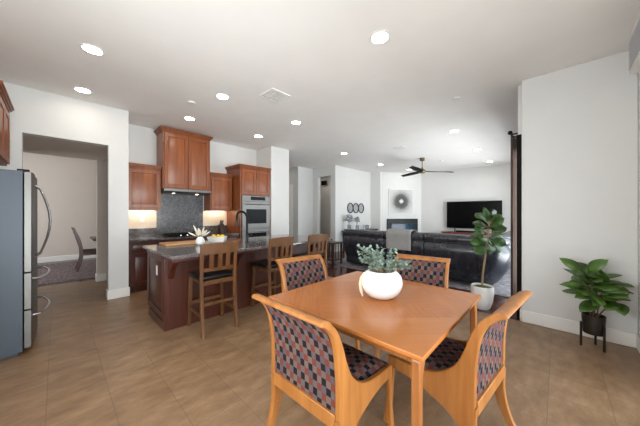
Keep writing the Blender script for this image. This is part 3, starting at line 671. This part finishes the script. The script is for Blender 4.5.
def smoothpts(pts, n=5):
    out = []
    P = [Vector(p) for p in pts]
    for i in range(len(P) - 1):
        a, b, c, d = P[max(i - 1, 0)], P[i], P[i + 1], P[min(i + 2, len(P) - 1)]
        for k in range(n):
            t_ = k / n
            out.append(0.5 * ((2 * b) + (c - a) * t_ + (2 * a - 5 * b + 4 * c - d) * t_ ** 2 + (3 * b - a - 3 * c + d) * t_ ** 3))
    out.append(P[-1]); return [tuple(p) for p in out]
def make_chair(label):
    """front faces +y; origin on the floor under the seat"""
    t = thing('dining_chair', label, 'chair', (0, 0, 0), 0, 'checked dining chairs around the table')
    hw = 0.272
    # side profile: upper (inner) edge and lower/back (outer) edge, from rail to front
    up = smoothpts([(-0.318, 0.889), (-0.268, 0.842), (-0.225, 0.76), (-0.19, 0.66), (-0.14, 0.565), (-0.05, 0.492), (0.06, 0.462), (0.17, 0.455), (0.262, 0.45)])
    lo = smoothpts([(-0.338, 0.866), (-0.300, 0.822), (-0.268, 0.74), (-0.250, 0.60), (-0.245, 0.42), (-0.235, 0.22), (-0.10, 0.315), (0.08, 0.372), (0.262, 0.385)])
    # eight upper points and nine lower points resampled to the same count
    def resample(P, n):
        L = [0.0]
        for i in range(1, len(P)): L.append(L[-1] + math.dist(P[i], P[i - 1]))
        out = []
        for k in range(n):
            d_ = L[-1] * k / (n - 1); i = max(1, next((j for j in range(len(L)) if L[j] >= d_ - 1e-9), len(L) - 1)); f_ = (d_ - L[i - 1]) / max(1e-9, L[i] - L[i - 1])
            out.append((P[i - 1][0] + (P[i][0] - P[i - 1][0]) * f_, P[i - 1][1] + (P[i][1] - P[i - 1][1]) * f_))
        return out
    for s in (-1, 1):
        a0, a1 = (s * hw, s * (hw - 0.032)) if s > 0 else (s * (hw - 0.032), s * hw)
        x0, x1 = min(a0, a1), max(a0, a1)
        MB().strip(up, lo, 'x', x0, x1).build('side_panel', M['oak'], t, bevel=0.006)
        # sabre rear leg and curved front leg
        b0 = smoothpts([(-0.252, 0.40), (-0.25, 0.24), (-0.285, 0.10), (-0.345, 0.0)]); b1 = smoothpts([(-0.19, 0.30), (-0.195, 0.21), (-0.24, 0.09), (-0.305, 0.0)])
        MB().strip(b0, b1, 'x', x0 + 0.001, x1 - 0.001).build('leg', M['oak'], t, bevel=0.005)
        f0 = smoothpts([(0.222, 0.392), (0.235, 0.25), (0.245, 0.12), (0.27, 0.0)]); f1 = smoothpts([(0.262, 0.392), (0.262, 0.25), (0.285, 0.12), (0.303, 0.0)])
        MB().strip(f0, f1, 'x', x0 + 0.001, x1 - 0.001).build('leg', M['oak'], t, bevel=0.005)
    # rolled top rail
    rr = [(-0.302, 0.878), (-0.322, 0.897), (-0.348, 0.909), (-0.370, 0.909), (-0.381, 0.899), (-0.378, 0.888), (-0.352, 0.876), (-0.326, 0.858)]
    m = MB(); m.prism(smoothpts(rr + [rr[0]], 3)[:-1], 'x', -hw - 0.002, hw + 0.002); m.build('top_rail', M['oak'], t, bevel=0.004)
    MB().box(-hw + 0.032, hw - 0.032, -0.252, -0.222, 0.345, 0.42).build('back_rail', M['oak'], t, bevel=0.004)
    MB().box(-hw + 0.032, hw - 0.032, 0.232, 0.259, 0.385, 0.448).build('front_rail', M['oak'], t, bevel=0.004)
    i_ = hw - 0.033
    # upholstered back (two faces) and seat
    bi = smoothpts([(-0.312, 0.879), (-0.268, 0.825), (-0.226, 0.735), (-0.202, 0.63), (-0.19, 0.50), (-0.19, 0.43)]); bo = smoothpts([(-0.330, 0.861), (-0.296, 0.812), (-0.264, 0.735), (-0.243, 0.60), (-0.238, 0.50), (-0.238, 0.42)])
    MB().strip(bi, bo, 'x', -i_, i_).build('back_cushion', M['checker'], t, uvf=lambda c, n: (c.x + 5, c.z * 0.82 + 5))
    def seatf(u, v):
        x = -i_ + 2 * i_ * u; y = -0.18 + 0.44 * v
        e = min(1, 6 * min(u, 1 - u)) ** 0.5 * min(1, 5 * (1 - v) + 0.0) ** 0.5
        return (x, y, 0.450 + 0.034 * e)
    m = MB(); m.grid(seatf, 12, 12); m.box(-i_, i_, -0.18, 0.231, 0.40, 0.449)
    m.build('seat', M['checker'], t, uvf=lambda c, n: (c.x + 5, c.y + 5) if abs(n.z) > 0.3 else (c.x + c.y + 5, c.z + 5))
    return t
ch = make_chair('oak dining chair nearest at left, its checked outer back turned to the kitchen side')
ch.location = (1.155, 1.005, 0); ch.rotation_euler = (0, 0, R(-90))
dup(ch, (1.745, 1.665, 0), R(180 - 9), 'oak dining chair with checked upholstery on the island side of the table')
dup(ch, (2.40, 1.02, 0), R(90 + 8), 'oak dining chair with checked upholstery facing the camera, beside the sofa')
dup(ch, (1.735, 0.515, 0), R(-6), 'oak dining chair with checked upholstery at the right, nearest the right wall')

# ------------------------------------------------------------------ centrepiece
V = thing('eucalyptus_vase', 'round white vase of eucalyptus on the dining table', 'vase', (1.695, 0.965, 0.746))
prof = smoothpts([(0.05, 0), (0.09, 0.008), (0.132, 0.05), (0.152, 0.105), (0.143, 0.155), (0.118, 0.188), (0.095, 0.2)], 3) + [(0.088, 0.195), (0.11, 0.16)]
MB().lathe(prof, 32).build('vase', M['ceramic'], V)
rt = Vector((0.688, -0.725, 0))
lp = -rt
MB().tube([lp * (r_ + 0.004) + Vector((0, 0, z_)) for r_, z_ in ((0.125, 0.186), (0.150, 0.145), (0.158, 0.10), (0.152, 0.05), (0.140, 0.004))], [0.006, 0.010, 0.012, 0.012, 0.006], 8).build('strap', M['cream'], V)
ms, ml = MB(), MB()
for k in range(56):
    a = random.uniform(0, 2 * PI); sp = random.uniform(0.05, 0.20); h = random.uniform(0.02, 0.17) * (1.2 - sp * 2.6) + 0.02
    base = Vector((0.05 * math.cos(a), 0.05 * math.sin(a), 0.16)); tip = Vector((sp * math.cos(a), sp * math.sin(a), 0.20 + h))
    if k % 4 == 0: tip = Vector((0, 0, 0.20)) - rt * random.uniform(0.08, 0.19) + Vector((0, 0, random.uniform(0.05, 0.19)))
    if k % 4 == 1: tip = Vector((0, 0, 0.21)) + rt * random.uniform(0.10, 0.23) + Vector((0, 0, random.uniform(0.0, 0.06)))
    mid = base.lerp(tip, 0.5) + Vector((0, 0, 0.035))
    ms.tube([base, mid, tip], [0.0025, 0.002, 0.001], 5)
    for j in range(10):
        t_ = 0.3 + 0.7 * j / 9; p = base.lerp(mid, t_ * 2) if t_ < 0.5 else mid.lerp(tip, t_ * 2 - 1)
        if p.z < 0.19: continue
        for q_ in range(2):
            d = Vector((random.uniform(-1, 1), random.uniform(-1, 1), random.uniform(-0.3, 0.8)))
            ml.leaf(p, d, Vector((random.uniform(-.5, .5), random.uniform(-.5, .5), 1)), random.uniform(0.018, 0.03), random.uniform(0.016, 0.024), 0.1)
ms.build('stems', M['eucs'], V); ml.build('foliage', M['euc'], V)

# ------------------------------------------------------------------ fiddle leaf fig
Pf = thing('potted_fig_tree', 'fiddle leaf fig with slim trunk in white pot behind the table', 'potted plant', (4.25, 0.79, 0))
MB().lathe([(0.080, 0), (0.100, 0.02), (0.130, 0.12), (0.144, 0.23), (0.143, 0.30), (0.136, 0.33), (0.128, 0.325), (0.126, 0.285)], 28).build('pot', M['ceramic'], Pf)
MB().lathe([(0.127, 0.285), (0.126, 0.30), (0.08, 0.318), (0.001, 0.322)], 20).build('soil', M['soil'], Pf)
vt = Vector((0.688, -0.725, 0))   # sideways, away from the kitchen
trunk = [Vector((0, 0, 0.32)), vt * 0.01 + Vector((0, 0, 0.5)), vt * 0.045 + Vector((0, 0, 0.75)), vt * 0.07 + Vector((0, 0, 0.95)), vt * 0.09 + Vector((0, 0, 1.12)), vt * 0.10 + Vector((0, 0, 1.27))]
m = MB().tube(smoothpts(trunk, 3), 0.013, 8)
ml = MB()
for k in range(26):
    z = 0.90 + 0.34 * (k / 25); a = k * 2.4 + 0.3; ctr = vt * (0.065 + 0.035 * k / 25) + Vector((0, 0, z))
    el = -0.45 + 1.35 * (k / 25); d = Vector((math.cos(a) * math.cos(el), math.sin(a) * math.cos(el), math.sin(el)))
    p1 = ctr + d * 0.045; m.tube([ctr, p1], 0.003, 5)
    upv = Vector((-0.69, -0.5, 0.75)) + Vector((random.uniform(-.3, .3), random.uniform(-.3, .3), 0))
    ml.leaf(p1, d, upv, random.uniform(0.16, 0.205), random.uniform(0.14, 0.17), random.uniform(0.1, 0.35), 0.10, 1.35)
ml.leaf(vt * 0.10 + Vector((0, 0, 1.24)), Vector((-0.25, 0.2, 1)), Vector((-1, -1, 0)), 0.24, 0.10, 0.1, 0.2, 1.1)
m.build('trunk', M['trunk'], Pf); ml.build('foliage', M['fig'], Pf, solid=0.001)

# ------------------------------------------------------------------ plant on tripod stand by the right wall
Pp = thing('potted_plant', 'broad-leaved green plant in gunmetal pot with three legs by the right wall', 'potted plant', (3.80, -0.27, 0))
MB().lathe([(0.062, 0.14), (0.078, 0.145), (0.088, 0.30), (0.088, 0.335), (0.082, 0.335), (0.080, 0.30)], 28).build('pot', M['gun'], Pp)
MB().lathe([(0.081, 0.295), (0.080, 0.305), (0.001, 0.312)], 16).build('soil', M['soil_dark'], Pp)
for k in range(3):
    a = R(227 + 120 * k); c_, s_ = math.cos(a), math.sin(a)
    MB().tube([(0.094 * c_, 0.094 * s_, 0.0), (0.094 * c_, 0.094 * s_, 0.25)], 0.010, 8).build('leg', M['gun'], Pp)
ms, ml = MB(), MB()
fw = Vector((-0.725, -0.688, 0))     # towards the camera side
stems = [(-vt * 0.08 + Vector((0, 0, 0.76)), 8, 0.30), (-vt * 0.10 + fw * 0.03 + Vector((0, 0, 0.66)), 8, 0.1), (vt * 0.09 + fw * 0.05 + Vector((0, 0, 0.66)), 9, 0.1), (vt * 0.21 + fw * 0.12 + Vector((0, 0, 0.58)), 9, 0.0), (fw * 0.10 + Vector((0, 0, 0.58)), 8, 0.0), (-vt * 0.0 + fw * 0.02 + Vector((0, 0, 0.70)), 7, 0.2)]
for si, (tip, n, lift) in enumerate(stems):
    b0 = Vector((0.02 * math.cos(si * 1.3), 0.02 * math.sin(si * 1.3), 0.30)); mid = b0.lerp(tip, 0.5) + Vector((0, 0, 0.04)); ms.tube(smoothpts([b0, mid, tip], 3), 0.006, 6)
    for k in range(n):
        t_ = k / (n - 1); p = mid.lerp(tip, 0.2 + 0.8 * t_)
        a = k * 2.4 + si * 1.1; el = -0.15 + 0.75 * t_ + lift
        d = Vector((math.cos(a) * math.cos(el), math.sin(a) * math.cos(el), math.sin(el)))
        # keep the blades clear of the walls behind
        if p.x + d.x * 0.27 > 0.23: d.x = -abs(d.x) * 0.5
        if p.y + d.y * 0.27 < -0.29: d.y = abs(d.y) * 0.3
        ms.tube([p, p + d.normalized() * 0.03], 0.0025, 5)
        upv = Vector((-0.4, -0.1, 0.9)) + Vector((random.uniform(-.4, .4), random.uniform(-.4, .4), 0))
        ml.leaf(p + d.normalized() * 0.03, d, upv, random.uniform(0.17, 0.23), random.uniform(0.095, 0.13), random.uniform(0.1, 0.35), 0.15, 0.95)
ms.build('stems', M['stemg'], Pp); ml.build('foliage', M['rubber'], Pp, solid=0.001)

# valance over the patio door at the top right corner
Va = thing('window_shade', 'grey pleated shade stack under the ceiling at the top right corner', 'window shade', (3.03, -0.60, 2.72))
MB().box(-3.4, 0.80, 0.003, 0.10, 0.30, 0.345).build('headrail', M['white'], Va, bevel=0.004)
m = MB()
for k in range(9): z = 0.03 + k * 0.03; m.prism([(0.012, z), (0.05, z - 0.0), (0.098, z + 0.015), (0.05, z + 0.03), (0.012, z + 0.03), (0.03, z + 0.015)], 'x', -3.4, 0.80)
m.build('pleats', M['cellular'], Va)
MB().box(-3.4, 0.80, 0.01, 0.095, 0.0, 0.03).build('bottom_rail', M['white'], Va, bevel=0.004)

# ------------------------------------------------------------------ living room
tag(MB().box(5.06, 9.3, 0.55, 4.68, 0.0, 0.014).build('area_rug', M['rug'], bevel=0.004), 'grey shaggy area rug under the sectional sofa', 'rug')
So = thing('sectional_sofa', 'large black leather sectional sofa with its back to the dining table', 'sofa', (0, 0, 0.0145))
SX, SY = 5.22, 1.02
outer = smoothpts([(0.13, 0.05), (0.02, 0.17), (-0.09, 0.40), (-0.155, 0.60), (-0.160, 0.70), (-0.115, 0.80)], 4)
inner = smoothpts([(0.25, 0.05), (0.25, 0.18), (0.24, 0.40), (0.22, 0.60), (0.19, 0.70), (0.17, 0.80)], 4)
topo = [(-0.132 + 0.0, 0.795), (-0.16, 0.84), (-0.165, 0.90), (-0.12, 0.955), (-0.03, 0.97), (0.08, 0.95), (0.16, 0.88), (0.18, 0.80)]
def sofa_back(y0, y1, dz=0.0):
    MB().strip([(SX + a, z) for a, z in outer], [(SX + a, z) for a, z in inner], 'y', y0 + 0.004, y1 - 0.004).build('back_panel', M['sofa'], So, bevel=0.025, seg=3)
    MB().prism([(SX + a, z + dz) for a, z in smoothpts(topo, 3)], 'y', y0 + 0.006, y1 - 0.006).build('head_cushion', M['sofa'], So, bevel=0.025, seg=3)
for y0, y1, dz in ((SY, 1.95, 0), (1.95, 2.84, -0.005), (2.84, 4.0, -0.015)):
    sofa_back(y0, y1, dz)
    MB().box(SX + 0.22, SX + 0.98, y0 + 0.006, y1 - 0.006, 0.06, 0.46).build('seat_cushion', M['sofa'], So, bevel=0.05, seg=3)
# swept corner: revolve the back profile a quarter turn about the inside corner
def sweep(profile, closed_solid=None):
    m = MB(); N = 10; n = len(profile); b = 0
    rad0 = 0.30
    for i in range(N + 1):
        a = PI + (PI / 2) * i / N
        for o_, z in profile:
            r_ = rad0 - o_; m.v.append((SX + rad0 + r_ * math.cos(a), SY + r_ * math.sin(a), z))
    for i in range(N):
        for k in range(n):
            k2 = (k + 1) % n; m.f.append((i * n + k, i * n + k2, (i + 1) * n + k2, (i + 1) * n + k))
    m.f.append(tuple(range(n))); m.f.append(tuple(N * n + k for k in reversed(range(n))))
    return m
sweep(outer + list(reversed(inner))).build('back_panel', M['sofa'], So)
sweep(smoothpts(topo, 3)).build('head_cushion', M['sofa'], So)
WYB = SY - 0.30
x0 = SX + 0.30
for xa, xb in ((x0, 6.55), (6.55, 7.6)):
    MB().strip([(WYB + a, z) for a, z in outer], [(WYB + a, z) for a, z in inner], 'x', xa + 0.004, xb - 0.004).build('back_panel', M['sofa'], So, bevel=0.025, seg=3)
    MB().prism([(WYB + a, z) for a, z in smoothpts(topo, 3)], 'x', xa + 0.006, xb - 0.006).build('head_cushion', M['sofa'], So, bevel=0.025, seg=3)
    MB().box(max(xa, SX + 0.99), xb - 0.006, WYB + 0.22, WYB + 0.98, 0.06, 0.46).build('seat_cushion', M['sofa'], So, bevel=0.05, seg=3)
MB().box(SX + 0.12, SX + 1.0, 4.0, 4.12, 0.04, 0.62).build('arm', M['sofa'], So, bevel=0.05, seg=3)
MB().box(7.6, 7.8, WYB + 0.05, WYB + 0.98, 0.04, 0.62).build('arm', M['sofa'], So, bevel=0.05, seg=3)
# throw draped over the back
pr = smoothpts([(SX + 0.20, 0.62), (SX + 0.20, 0.84), (SX + 0.17, 0.93), (SX + 0.09, 0.985), (SX - 0.03, 1.003), (SX - 0.15, 0.985), (SX - 0.195, 0.92), (SX - 0.190, 0.83), (SX - 0.187, 0.74), (SX - 0.192, 0.66), (SX - 0.185, 0.58)], 4)
m = MB(); m.grid(lambda u, v: (pr[int(round(u * (len(pr) - 1)))][0] - 0.003 - 0.004 * math.sin(v * 17), 2.19 + 0.56 * v, pr[int(round(u * (len(pr) - 1)))][1] + 0.018), len(pr) - 1, 14)
tag(m.build('throw_blanket', M['throw'], solid=0.012), 'grey knitted throw blanket draped over the sofa back', 'blanket')
# end table
Et = thing('end_table', 'small dark wooden end table beside the left end of the sofa', 'table', (5.12, 4.40, 0.0145))
MB().box(-0.20, 0.24, -0.2, 0.22, 0.55, 0.585).build('tabletop', M['wood_dark'], Et, bevel=0.004)
for x in (-0.17, 0.17):
    for y in (-0.17, 0.15): MB().box(x, x + 0.045, y, y + 0.045, 0, 0.55).build('leg', M['wood_dark'], Et, bevel=0.003)
MB().box(-0.15, 0.19, -0.15, 0.17, 0.10, 0.125).build('shelf', M['wood_dark'], Et, bevel=0.003)
for y in (-0.155, 0.165):
    for x in (-0.07, 0.0, 0.07): MB().box(x, x + 0.03, y, y + 0.012, 0.125, 0.55).build('slat', M['wood_dark'], Et)
# console, vases, jars, mirrors on the far wall
Cn = thing('console_table', 'dark console table against the far wall under the round mirrors', 'table', (8.05, 5.47, 0))
MB().box(-0.95, 0.95, -0.2, 0.2, 0.70, 0.74).build('tabletop', M['wood_dark'], Cn, bevel=0.004)
for x in (-0.92, 0.86):
    for y in (-0.17, 0.11): MB().box(x, x + 0.06, y, y + 0.06, 0, 0.70).build('leg', M['wood_dark'], Cn, bevel=0.003)
MB().box(-0.86, 0.86, -0.16, 0.16, 0.56, 0.70).build('apron', M['wood_dark'], Cn, bevel=0.003)
def flower_vase(x, y, h, r, label):
    t = thing('flower_vase', label, 'vase', (x, y, 0.741), 0, 'silver vases on the console')
    MB().lathe([(0.05, 0), (0.055, 0.01), (0.06, h * 0.5), (0.06, h * 0.55), (0.054, h * 0.55), (0.052, 0.02)], 16).build('vase', M['clear'], t)
    m = MB().tube([(0, 0, 0.012), (0.0, 0, h)], 0.028, 6); m.build('stems', M['silver'], t)
    m = MB()
    for k in range(26):
        a = random.uniform(0, 6.28); e = random.uniform(-0.9, 1.5); rr_ = r * random.uniform(0.55, 1)
        m.ell((rr_ * math.cos(a) * math.cos(e), rr_ * math.sin(a) * math.cos(e), h + r * 0.55 + rr_ * math.sin(e)), (r * .34, r * .34, r * .3), 7, 5)
    m.build('flower_head', M['silver'], t); return t
flower_vase(7.28, 5.46, 0.38, 0.13, 'taller silver flower arrangement in glass vase on the far console')
flower_vase(7.78, 5.46, 0.33, 0.11, 'shorter silver flower arrangement in glass vase on the far console')
for x, lb in ((8.24, 'left clear glass jar on the far console'), (8.44, 'right clear glass jar on the far console')):
    j = MB().lathe([(0.055, 0), (0.06, 0.01), (0.06, 0.16), (0.05, 0.17), (0.05, 0.165), (0.055, 0.155), (0.054, 0.012)], 16).build('glass_jar', M['clear']); j.location = (x, 5.44, 0.741)
    tag(j, lb, 'jar', 'glass jars on the console')
for x, lb in ((7.66, 'left round black-framed wall mirror above the console'), (8.02, 'middle round black-framed wall mirror above the console'), (8.38, 'right round black-framed wall mirror above the console')):
    t = thing('wall_mirror', lb, 'mirror', (x, 5.698, 1.57), 0, 'three round wall mirrors')
    pts = [(0.178 * math.cos(2 * PI * k / 28), -0.018, 0.185 * math.sin(2 * PI * k / 28)) for k in range(29)]
    MB().tube(pts, 0.017, 6).build('frame', M['black'], t)
    m = MB(); n = 28; m.v = [(0.172 * math.cos(2 * PI * k / n), yy, 0.178 * math.sin(2 * PI * k / n)) for yy in (-0.012, -0.002) for k in range(n)]
    m.f = [tuple(range(n)), tuple(reversed(range(n, 2 * n)))] + [(k, n + k, n + (k + 1) % n, (k + 1) % n) for k in range(n)]
    m.build('glass', M['mirror'], t)
# fireplace and canvas on the diagonal wall
rz = math.atan2(dd.y, dd.x); mid = (A_ + B_) / 2
off = -nn * 0.004
Fp = thing('fireplace', 'dark fireplace insert in the diagonal wall behind the sofa', 'fireplace', (mid.x + off.x, mid.y + off.y, 0), rz)
MB().box(-0.70, 0.70, -0.05, 0, 0.94, 1.14).box(-0.70, -0.52, -0.05, 0, 0, 0.94).box(0.52, 0.70, -0.05, 0, 0, 0.94).box(-0.52, 0.52, -0.05, 0, 0, 0.14).build('surround', M['navy'], Fp, bevel=0.01)
MB().box(-0.52, 0.52, -0.03, -0.005, 0.14, 0.94).build('glass_front', M['fireglass'], Fp)
MB().box(-0.54, 0.54, -0.065, -0.05, 0.92, 0.96).box(-0.54, 0.54, -0.065, -0.05, 0.12, 0.16).box(-0.54, -0.50, -0.065, -0.05, 0.16, 0.92).box(0.50, 0.54, -0.065, -0.05, 0.16, 0.92).build('frame', M['black'], Fp, bevel=0.004)
Ca = thing('wall_canvas', 'pale square canvas with grey burst above the fireplace', 'painting', (mid.x + off.x, mid.y + off.y, 1.36), rz)
Ca.location.x -= dd.x * 0.07; Ca.location.y -= dd.y * 0.07
MB().box(-0.53, 0.53, -0.04, 0, 0, 1.0).build('canvas', M['art'], Ca, bevel=0.004)
MB().box(-0.545, 0.545, -0.045, 0, -0.015, 0).box(-0.545, 0.545, -0.045, 0, 1.0, 1.015).box(-0.545, -0.53, -0.045, 0, 0, 1.0).box(0.53, 0.545, -0.045, 0, 0, 1.0).build('frame', M['white'], Ca)
# television and stand
Ts = thing('television_stand', 'reddish wooden television stand against the living room wall', 'television stand', (10.44, 2.25, 0))
MB().box(-0.24, 0.24, -1.0, 1.0, 0.62, 0.67).build('top', M['wood_red'], Ts, bevel=0.005)
MB().box(-0.21, 0.23, -0.96, 0.96, 0.06, 0.62).box(-0.18, 0.20, -0.9, 0.9, 0, 0.06).build('body', M['wood_red'], Ts, bevel=0.004)
for k in range(4):
    y0 = -0.95 + k * 0.475; m = MB(); panel(m, 0, 0.465, 0.08, 0.60); m.v = [(-0.21 + vy, y0 + 0.465 - vx, vz) for vx, vy, vz in m.v]; m.build('door', M['wood_red'], Ts, bevel=0.003)
Tv = thing('television', 'large black flat screen television on the reddish stand', 'television', (10.56, 2.26, 0.671))
MB().box(-0.02, 0.02, -0.885, 0.885, 0.13, 1.145).build('bezel', M['blackmatte'], Tv, bevel=0.004)
MB().box(-0.0225, -0.0195, -0.872, 0.872, 0.15, 1.132).build('screen', M['screen'], Tv)
for y in (-0.6, 0.6): MB().box(-0.10, 0.10, y - 0.015, y + 0.015, 0, 0.012).box(-0.012, 0.012, y - 0.015, y + 0.015, 0.012, 0.13).build('foot', M['blackmatte'], Tv)
tag(MB().box(10.24, 10.33, 1.8, 2.75, 0.671, 0.735).build('soundbar', M['blackmatte'], bevel=0.01), 'slim black soundbar in front of the television', 'soundbar')
# ceiling fan
Fn = thing('ceiling_fan', 'black three-blade ceiling fan with brass downrod in the living room', 'fan', (7.73, 3.01, 0))
MB().lathe([(0.03, 2.97), (0.07, 2.985), (0.075, 3.069)], 18).build('canopy', M['brass'], Fn)
MB().tube([(0, 0, 2.76), (0, 0, 2.98)], 0.013, 8).build('downrod', M['brass'], Fn)
MB().lathe([(0.03, 2.60), (0.09, 2.61), (0.105, 2.65), (0.09, 2.70), (0.035, 2.74), (0.02, 2.78)], 20).build('motor', M['brass'], Fn)
for tx, ty in ((8.50, 2.36), (8.29, 4.0), (6.80, 2.93)):
    d = Vector((tx - 7.73, ty - 3.01, 0)); d = d.normalized(); a = Vector((-d.y, d.x, 0)); m = MB()
    def bl(u, v, d=d, a=a):
        r_ = 0.06 + 0.96 * u; wv = 0.05 + 0.035 * math.sin(PI * min(1, u * 1.15)); s_ = (v - 0.5) * 2
        return d * r_ + a * (wv * s_) + Vector((0, 0, 2.655 + 0.02 * s_))
    m.grid(bl, 10, 2); m.build('blade', M['blackmatte'], Fn, solid=0.012)
# curtain at the living room door
Cu = thing('curtain', 'taupe grommet curtain panel hanging at the living room door', 'curtain', (4.98, 0.49, 0))
def cf(u, v):
    x = -0.13 + 0.26 * u; return (x, 0.034 * math.sin(u * 6 * PI), 0.03 + 2.55 * v)
MB().grid(cf, 48, 6).build('panel', M['curtain'], Cu, solid=0.006)
for k in range(6): MB().lathe([(0.028, -0.004), (0.028, 0.004)], 12, (-0.108 + 0.0433 * k, 0, 2.53)).build('grommet', M['chrome'], Cu) if k % 2 == 0 else None
Cr = thing('curtain_rod', 'dark curtain rod above the living room glass door', 'curtain rod', (0, 0, 0))
MB().tube([(4.5, 0.49, 2.53), (9.9, 0.49, 2.53)], 0.013, 8).build('rod', M['bronze'], Cr)
MB().ell((4.48, 0.49, 2.53), (0.03, 0.03, 0.03)).ell((9.92, 0.49, 2.53), (0.03, 0.03, 0.03)).build('finial', M['bronze'], Cr)
for x in (4.58, 7.2, 9.8): MB().box(x - 0.01, x + 0.01, WY + 0.001, 0.49, 2.52, 2.54).build('bracket', M['bronze'], Cr)
# black box high on the wall of the side hall
tag(MB().box(8.10, 8.19, 7.35, 7.62, 2.62, 2.80).build('wall_speaker', M['blackmatte'], bevel=0.01), 'small black box high on the wall inside the side hall', 'speaker')

# ------------------------------------------------------------------ dining room beyond the passage
tag(MB().box(-1.6, 2.4, 7.15, 9.9, 0, 0.012).build('dining_rug', M['rug_dining'], bevel=0.003), 'faded grey and rose rug in the room beyond the opening', 'rug')
Dt = thing('far_dining_table', 'dark wood table seen through the left opening', 'table', (1.45, 8.45, 0.0125))
MB().box(-0.85, 0.85, -0.5, 0.5, 0.70, 0.745).build('tabletop', M['wood_dark'], Dt, bevel=0.006)
for x in (-0.55, 0.5):
    for y in (-0.42, 0.36): MB().box(x, x + 0.07, y, y + 0.07, 0, 0.70).build('leg', M['wood_dark'], Dt, bevel=0.004)
Dc = thing('side_chair', 'dark wooden side chair seen in profile through the left opening', 'chair', (0.60, 8.30, 0.0125), R(-90))
for s in (-1, 1):
    b0 = smoothpts([(-0.30, 0.0), (-0.235, 0.22), (-0.22, 0.45), (-0.27, 0.75), (-0.36, 1.02)]); b1 = smoothpts([(-0.25, 0.0), (-0.185, 0.22), (-0.165, 0.45), (-0.215, 0.75), (-0.315, 1.02)])
    MB().strip(b0, b1, 'x', s * 0.2 - 0.02, s * 0.2 + 0.02).build('leg', M['wood_isl'], Dc, bevel=0.004)
    MB().box(s * 0.2 - 0.02, s * 0.2 + 0.02, 0.18, 0.22, 0, 0.42).build('leg', M['wood_isl'], Dc, bevel=0.004)
MB().box(-0.19, 0.19, -0.19, 0.2, 0.36, 0.42).build('seat_frame', M['wood_isl'], Dc, bevel=0.004)
MB().box(-0.22, 0.22, -0.16, 0.23, 0.421, 0.47).build('seat', M['curtain'], Dc, bevel=0.015)
MB().box(-0.18, 0.18, -0.335, -0.31, 0.90, 1.02).build('top_rail', M['wood_isl'], Dc, bevel=0.004)
for x in (-0.1, 0, 0.1): MB().hexa([(x - .02, -0.20, 0.42), (x + .02, -0.20, 0.42), (x + .02, -0.185, 0.42), (x - .02, -0.185, 0.42)], [(x - .02, -0.33, 0.92), (x + .02, -0.33, 0.92), (x + .02, -0.315, 0.92), (x - .02, -0.315, 0.92)]).build('slat', M['wood_isl'], Dc)

# ------------------------------------------------------------------ ceiling fittings
LT = [(0.256, 3.485, 'recessed ceiling light nearest the refrigerator'), (0.25, 4.73, 'recessed ceiling light closest to the left wall opening'),
      (1.657, 3.522, 'recessed ceiling light over the island corner stool'), (1.637, 4.77, 'recessed ceiling light in front of the tall hood cabinet'),
      (3.078, 3.54, 'recessed ceiling light over the far end of the island'), (3.043, 4.764, 'recessed ceiling light in front of the oven tower'),
      (2.144, 1.238, 'recessed ceiling light above the dining table'), (5.62, 4.39, 'recessed ceiling light over the left end of the sofa'),
      (7.79, 4.48, 'recessed ceiling light left of the ceiling fan'), (9.50, 4.20, 'recessed ceiling light in front of the fireplace canvas'),
      (5.638, 1.543, 'recessed ceiling light over the right part of the sofa'), (7.764, 1.56, 'recessed ceiling light midway between sofa and television'),
      (9.78, 1.61, 'recessed ceiling light closest to the television')]
LT += [(7.4, 6.3, 'unseen recessed light added to brighten the side hall, nearest the tall opening'), (7.5, 7.5, 'unseen recessed light added to brighten the side hall, deep inside'), (5.2, 7.6, 'recessed ceiling light in the hall beyond the ovens')]  # side hall lights are unseen, added to brighten the dark opening
l0 = None
for x, y, lb in LT:
    if l0 is None:
        l0 = thing('recessed_light', lb, 'ceiling light', (x, y, CZ), 0, 'recessed ceiling lights')
        n = 28
        m = MB().lathe([(0.078, -0.006), (0.098, -0.006), (0.100, -0.001), (0.078, -0.001)], n); m.f = m.f[:-2]
        for k in range(n): m.f.append((k, (k + 1) % n, 3 * n + (k + 1) % n, 3 * n + k))
        m.build('trim_ring', M['white'], l0)
        MB().lathe([(0.077, -0.004), (0.077, -0.001)], n).build('lens', M['lamp'], l0)
    else: dup(l0, (x, y, CZ), 0, lb)
def vent(x, y, s, label):
    t = thing('ceiling_vent', label, 'vent', (x, y, CZ), 0, 'ceiling vents')
    MB().box(-s, s, -s, -s + .03, -0.012, -0.001).box(-s, s, s - .03, s, -0.012, -0.001).box(-s, -s + .03, -s + .03, s - .03, -0.012, -0.001).box(s - .03, s, -s + .03, s - .03, -0.012, -0.001).build('frame', M['white'], t)
    MB().box(-s + .03, s - .03, -s + .03, s - .03, -0.003, -0.001).build('backing', M['gun'], t)
    for k in range(7):
        y0 = -s + 0.04 + k * (2 * s - 0.08) / 7
        MB().box(-s + .03, s - .03, y0, y0 + (2 * s - 0.08) / 7 * 0.45, -0.011, -0.004).build('louvre', M['white'], t)
    MB().box(-0.008, 0.008, -s + .03, s - .03, -0.0125, -0.011).build('divider', M['white'], t)
vent(2.163, 2.945, 0.16, 'square white air vent in the ceiling near the dining table')
vent(6.147, 2.966, 0.15, 'square white air vent in the ceiling before the fan')
for x, y, lb in ((4.05, 1.07, 'small white round detector on the ceiling right of centre'), (1.42, 4.05, 'small white round detector on the ceiling above the island'), (8.5, 2.7, 'small white round detector on the ceiling beyond the fan')):
    d = MB().lathe([(0.045, -0.02), (0.055, -0.012), (0.055, -0.001)], 18).build('smoke_detector', M['white']); d.location = (x, y, CZ); tag(d, lb, 'detector', 'ceiling detectors')
